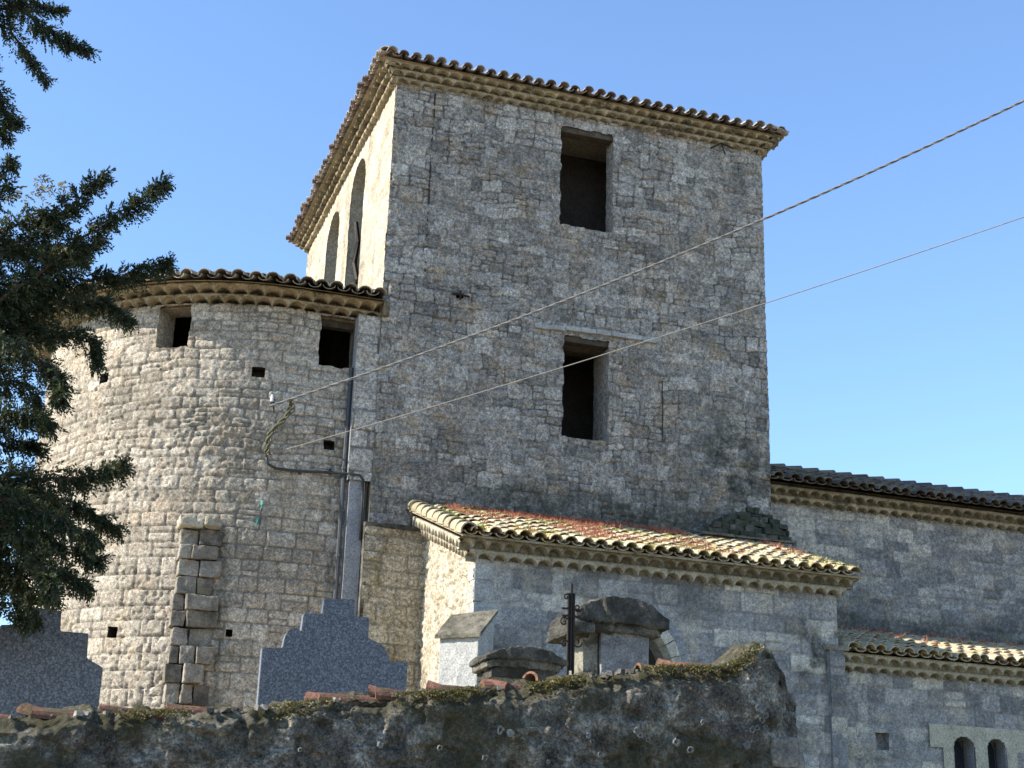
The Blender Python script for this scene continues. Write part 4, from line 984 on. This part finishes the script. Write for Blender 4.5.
# (pixel polylines only fix where each limb grows from the trunk to its tip; depths differ limb by limb)
limb([(-95, -60), (-20, -30), (15, 0), (38, 24), (62, 38), (91, 50)], -11.4, -11.9, 1.0, .13)
limb([(-90, -30), (-10, 20), (22, 42), (34, 65), (46, 80)], -11.4, -11.2, .8, .12)
limb([(-95, 0), (-30, 5), (0, 10), (30, 5), (52, 12), (64, 10)], -11.4, -11.6, .9, .12)
limb([(-95, 40), (-50, 60), (-5, 90), (8, 118), (18, 122)], -11.4, -11.9, 1.2, .12)
limb([(-95, 95), (-40, 110), (-8, 125), (5, 130), (8, 140)], -11.4, -11.3, 1.0, .10)
limb([(-95, 240), (-30, 215), (0, 196), (8, 160), (13, 165)], -11.4, -11.6, 1.1, .11)
limb([(-95, 300), (-20, 270), (30, 240), (65, 210), (90, 185), (104, 175)], -11.4, -12.2, 1.1, .15)
limb([(-90, 330), (0, 300), (55, 262), (100, 225), (130, 203), (163, 182)], -11.4, -12.5, 1.05, .14)
limb([(-90, 330), (0, 290), (60, 282), (110, 278), (140, 270), (168, 262)], -11.4, -11.8, 1.3, .15)
limb([(-90, 350), (0, 320), (50, 305), (90, 298), (118, 310), (130, 320)], -11.4, -11.0, 1.3, .15)
limb([(-90, 370), (-10, 340), (40, 330), (80, 335), (100, 345), (98, 362)], -11.4, -11.4, 1.3, .15)
limb([(-90, 300), (-20, 250), (10, 225), (45, 215), (60, 225)], -11.4, -12.0, 1.2, .14)
limb([(-90, 290), (-20, 235), (15, 250), (50, 250), (85, 260)], -11.4, -11.0, 1.3, .14)
limb([(-90, 380), (-30, 365), (20, 350), (50, 370), (62, 385), (60, 400)], -11.4, -12.2, 1.2, .15)
limb([(-90, 420), (-20, 395), (15, 380), (35, 395), (45, 420)], -11.4, -11.0, 1.1, .15)
limb([(-90, 470), (-30, 455), (10, 440), (30, 445), (42, 450)], -11.4, -11.6, 1.1, .13)
limb([(-90, 510), (0, 492), (45, 480), (80, 478), (105, 468), (124, 464)], -11.4, -12.0, 1.4, .15)
limb([(-90, 530), (0, 510), (50, 505), (85, 510), (118, 528)], -11.4, -11.2, 1.4, .15)
limb([(-90, 560), (-10, 540), (40, 535), (75, 548), (100, 560)], -11.4, -11.7, 1.4, .15)
limb([(-90, 590), (-20, 565), (25, 565), (65, 575), (88, 588)], -11.4, -12.1, 1.3, .14)
limb([(-90, 610), (-25, 590), (10, 588), (30, 600), (36, 622)], -11.4, -11.2, 1.0, .12)
limb([(-90, 500), (-10, 480), (20, 470), (50, 500), (60, 520)], -11.4, -11.0, 1.3, .15)
limb([(-90, 545), (-20, 520), (20, 530), (45, 555), (50, 590)], -11.4, -12.4, 1.3, .15)
limb([(-90, 400), (-30, 380), (5, 330), (20, 300), (35, 280)], -11.4, -11.2, 1.3, .15)
limb([(-90, 440), (-30, 430), (0, 420), (25, 415), (52, 425)], -11.4, -12.1, 1.2, .14)
limb([(-90, 575), (-40, 560), (0, 570), (30, 590), (58, 598)], -11.4, -11.9, 1.3, .14)
limb([(-90, 610), (-40, 600), (0, 602), (18, 610), (25, 628)], -11.4, -11.6, 1.1, .12)
limb([(-90, 520), (-30, 500), (15, 500), (60, 520), (95, 540)], -11.4, -12.3, 1.3, .14)
limb([(-90, 330), (-20, 305), (30, 285), (70, 255), (100, 240)], -11.4, -11.8, 1.3, .14)
for k in range(80):                                         # the rest of the crown, outside the photograph
    z = rng.uniform(3.0, 10.0); a = rng.uniform(math.pi*.35, math.pi*1.75); L = rng.uniform(.8, 1.7)*(1.1-.05*max(0, z-4)); c = np.array([-6.3, TY, z]); d = np.array([math.cos(a), math.sin(a), .1])
    LEN.append((np.array([c, c+d*L*.5+(0, 0, .12), c+d*L*.85, c+d*L-(0, 0, .15)]), 1.0, .15, .3))
bb = MB(); LV = []; 
def twig_leaves(p, d, L):
    """a spray: leaflets both sides of a short twig"""
    d = d/np.linalg.norm(d); s = np.cross(d, rng.normal(0, 1, 3)); s /= np.linalg.norm(s); n = max(6, int(L/.009))
    for k in range(n):
        f = (k+.5)/n; q = p+d*L*f+np.array([0, 0, -.25*L*f*f]); sd = s if k % 2 else -s; ln = (.036*(1-.45*f)+.010)*rng.uniform(.7, 1.2)
        ax = sd*.75+d*.75+rng.normal(0, .22, 3)+np.array([0, 0, -.15]); ax /= np.linalg.norm(ax); wv = np.cross(ax, rng.normal(0, 1, 3)); wv /= np.linalg.norm(wv); w_ = .0070
        LV.append((q-wv*w_*.4, q+ax*ln*.45-wv*w_, q+ax*ln, q+ax*ln*.45+wv*w_))
for pi_, (P, dens, tw, drop) in enumerate(LEN):
    seg = np.linalg.norm(np.diff(P, axis=0), axis=1); cum = np.concatenate([[0], np.cumsum(seg)]); T = np.linspace(0, cum[-1], 26)
    C = np.stack([np.interp(T, cum, P[:, i]) for i in range(3)], -1); C[1:-1] += rng.normal(0, .012, C[1:-1].shape)
    bb.tube(C, .022, 5, .004); L = cum[-1]; n = int(L*(215 if pi_ < 29 else 75)*dens)
    for k in range(n):
        f = 1-rng.random()**1.15*.80; q = np.array([np.interp(f*L, T, C[:, i]) for i in range(3)]); i = min(24, int(f*25)); t = C[i+1]-C[i]; t /= np.linalg.norm(t)
        side = np.cross(t, rng.normal(0, 1, 3)); side /= np.linalg.norm(side); thick = (1-f)*.16+.010
        base = q+side*rng.uniform(0, thick); dr = t*rng.uniform(.4, 1.)+side*rng.uniform(.2, .9)+np.array([0, 0, -drop*rng.uniform(0, 2.2)])
        twig_leaves(base, dr, tw*rng.uniform(.5, 1.1)*(1.15-.45*f))
        if rng.random() < .3: bb.tube([q, base, base+dr/np.linalg.norm(dr)*tw*.7], .0035, 3, .0015)
bb.build('limbs', M['bark'], tree)
LV = np.array(LV).reshape(-1, 3); F = np.arange(len(LV)).reshape(-1, 4)
mesh_obj('crown', LV, F, M['leaf'], tree)
print('leaves', len(F))
# thin yellow spray behind it, sunlight put into its paler leaf colour
LV = []; 
for (x, y) in ((30, 190), (44, 182), (55, 186), (62, 193), (20, 198), (38, 200)):
    c = at(x, y, -11.2)
    for k in range(5): twig_leaves(c+rng.normal(0, .03, 3), rng.normal(0, 1, 3)+np.array([.5, 0, 0]), .09)
LV = np.array(LV).reshape(-1, 3); mesh_obj('lit_yellow_leaves', LV, np.arange(len(LV)).reshape(-1, 4), M['leaf_yellow_lit'], tree)
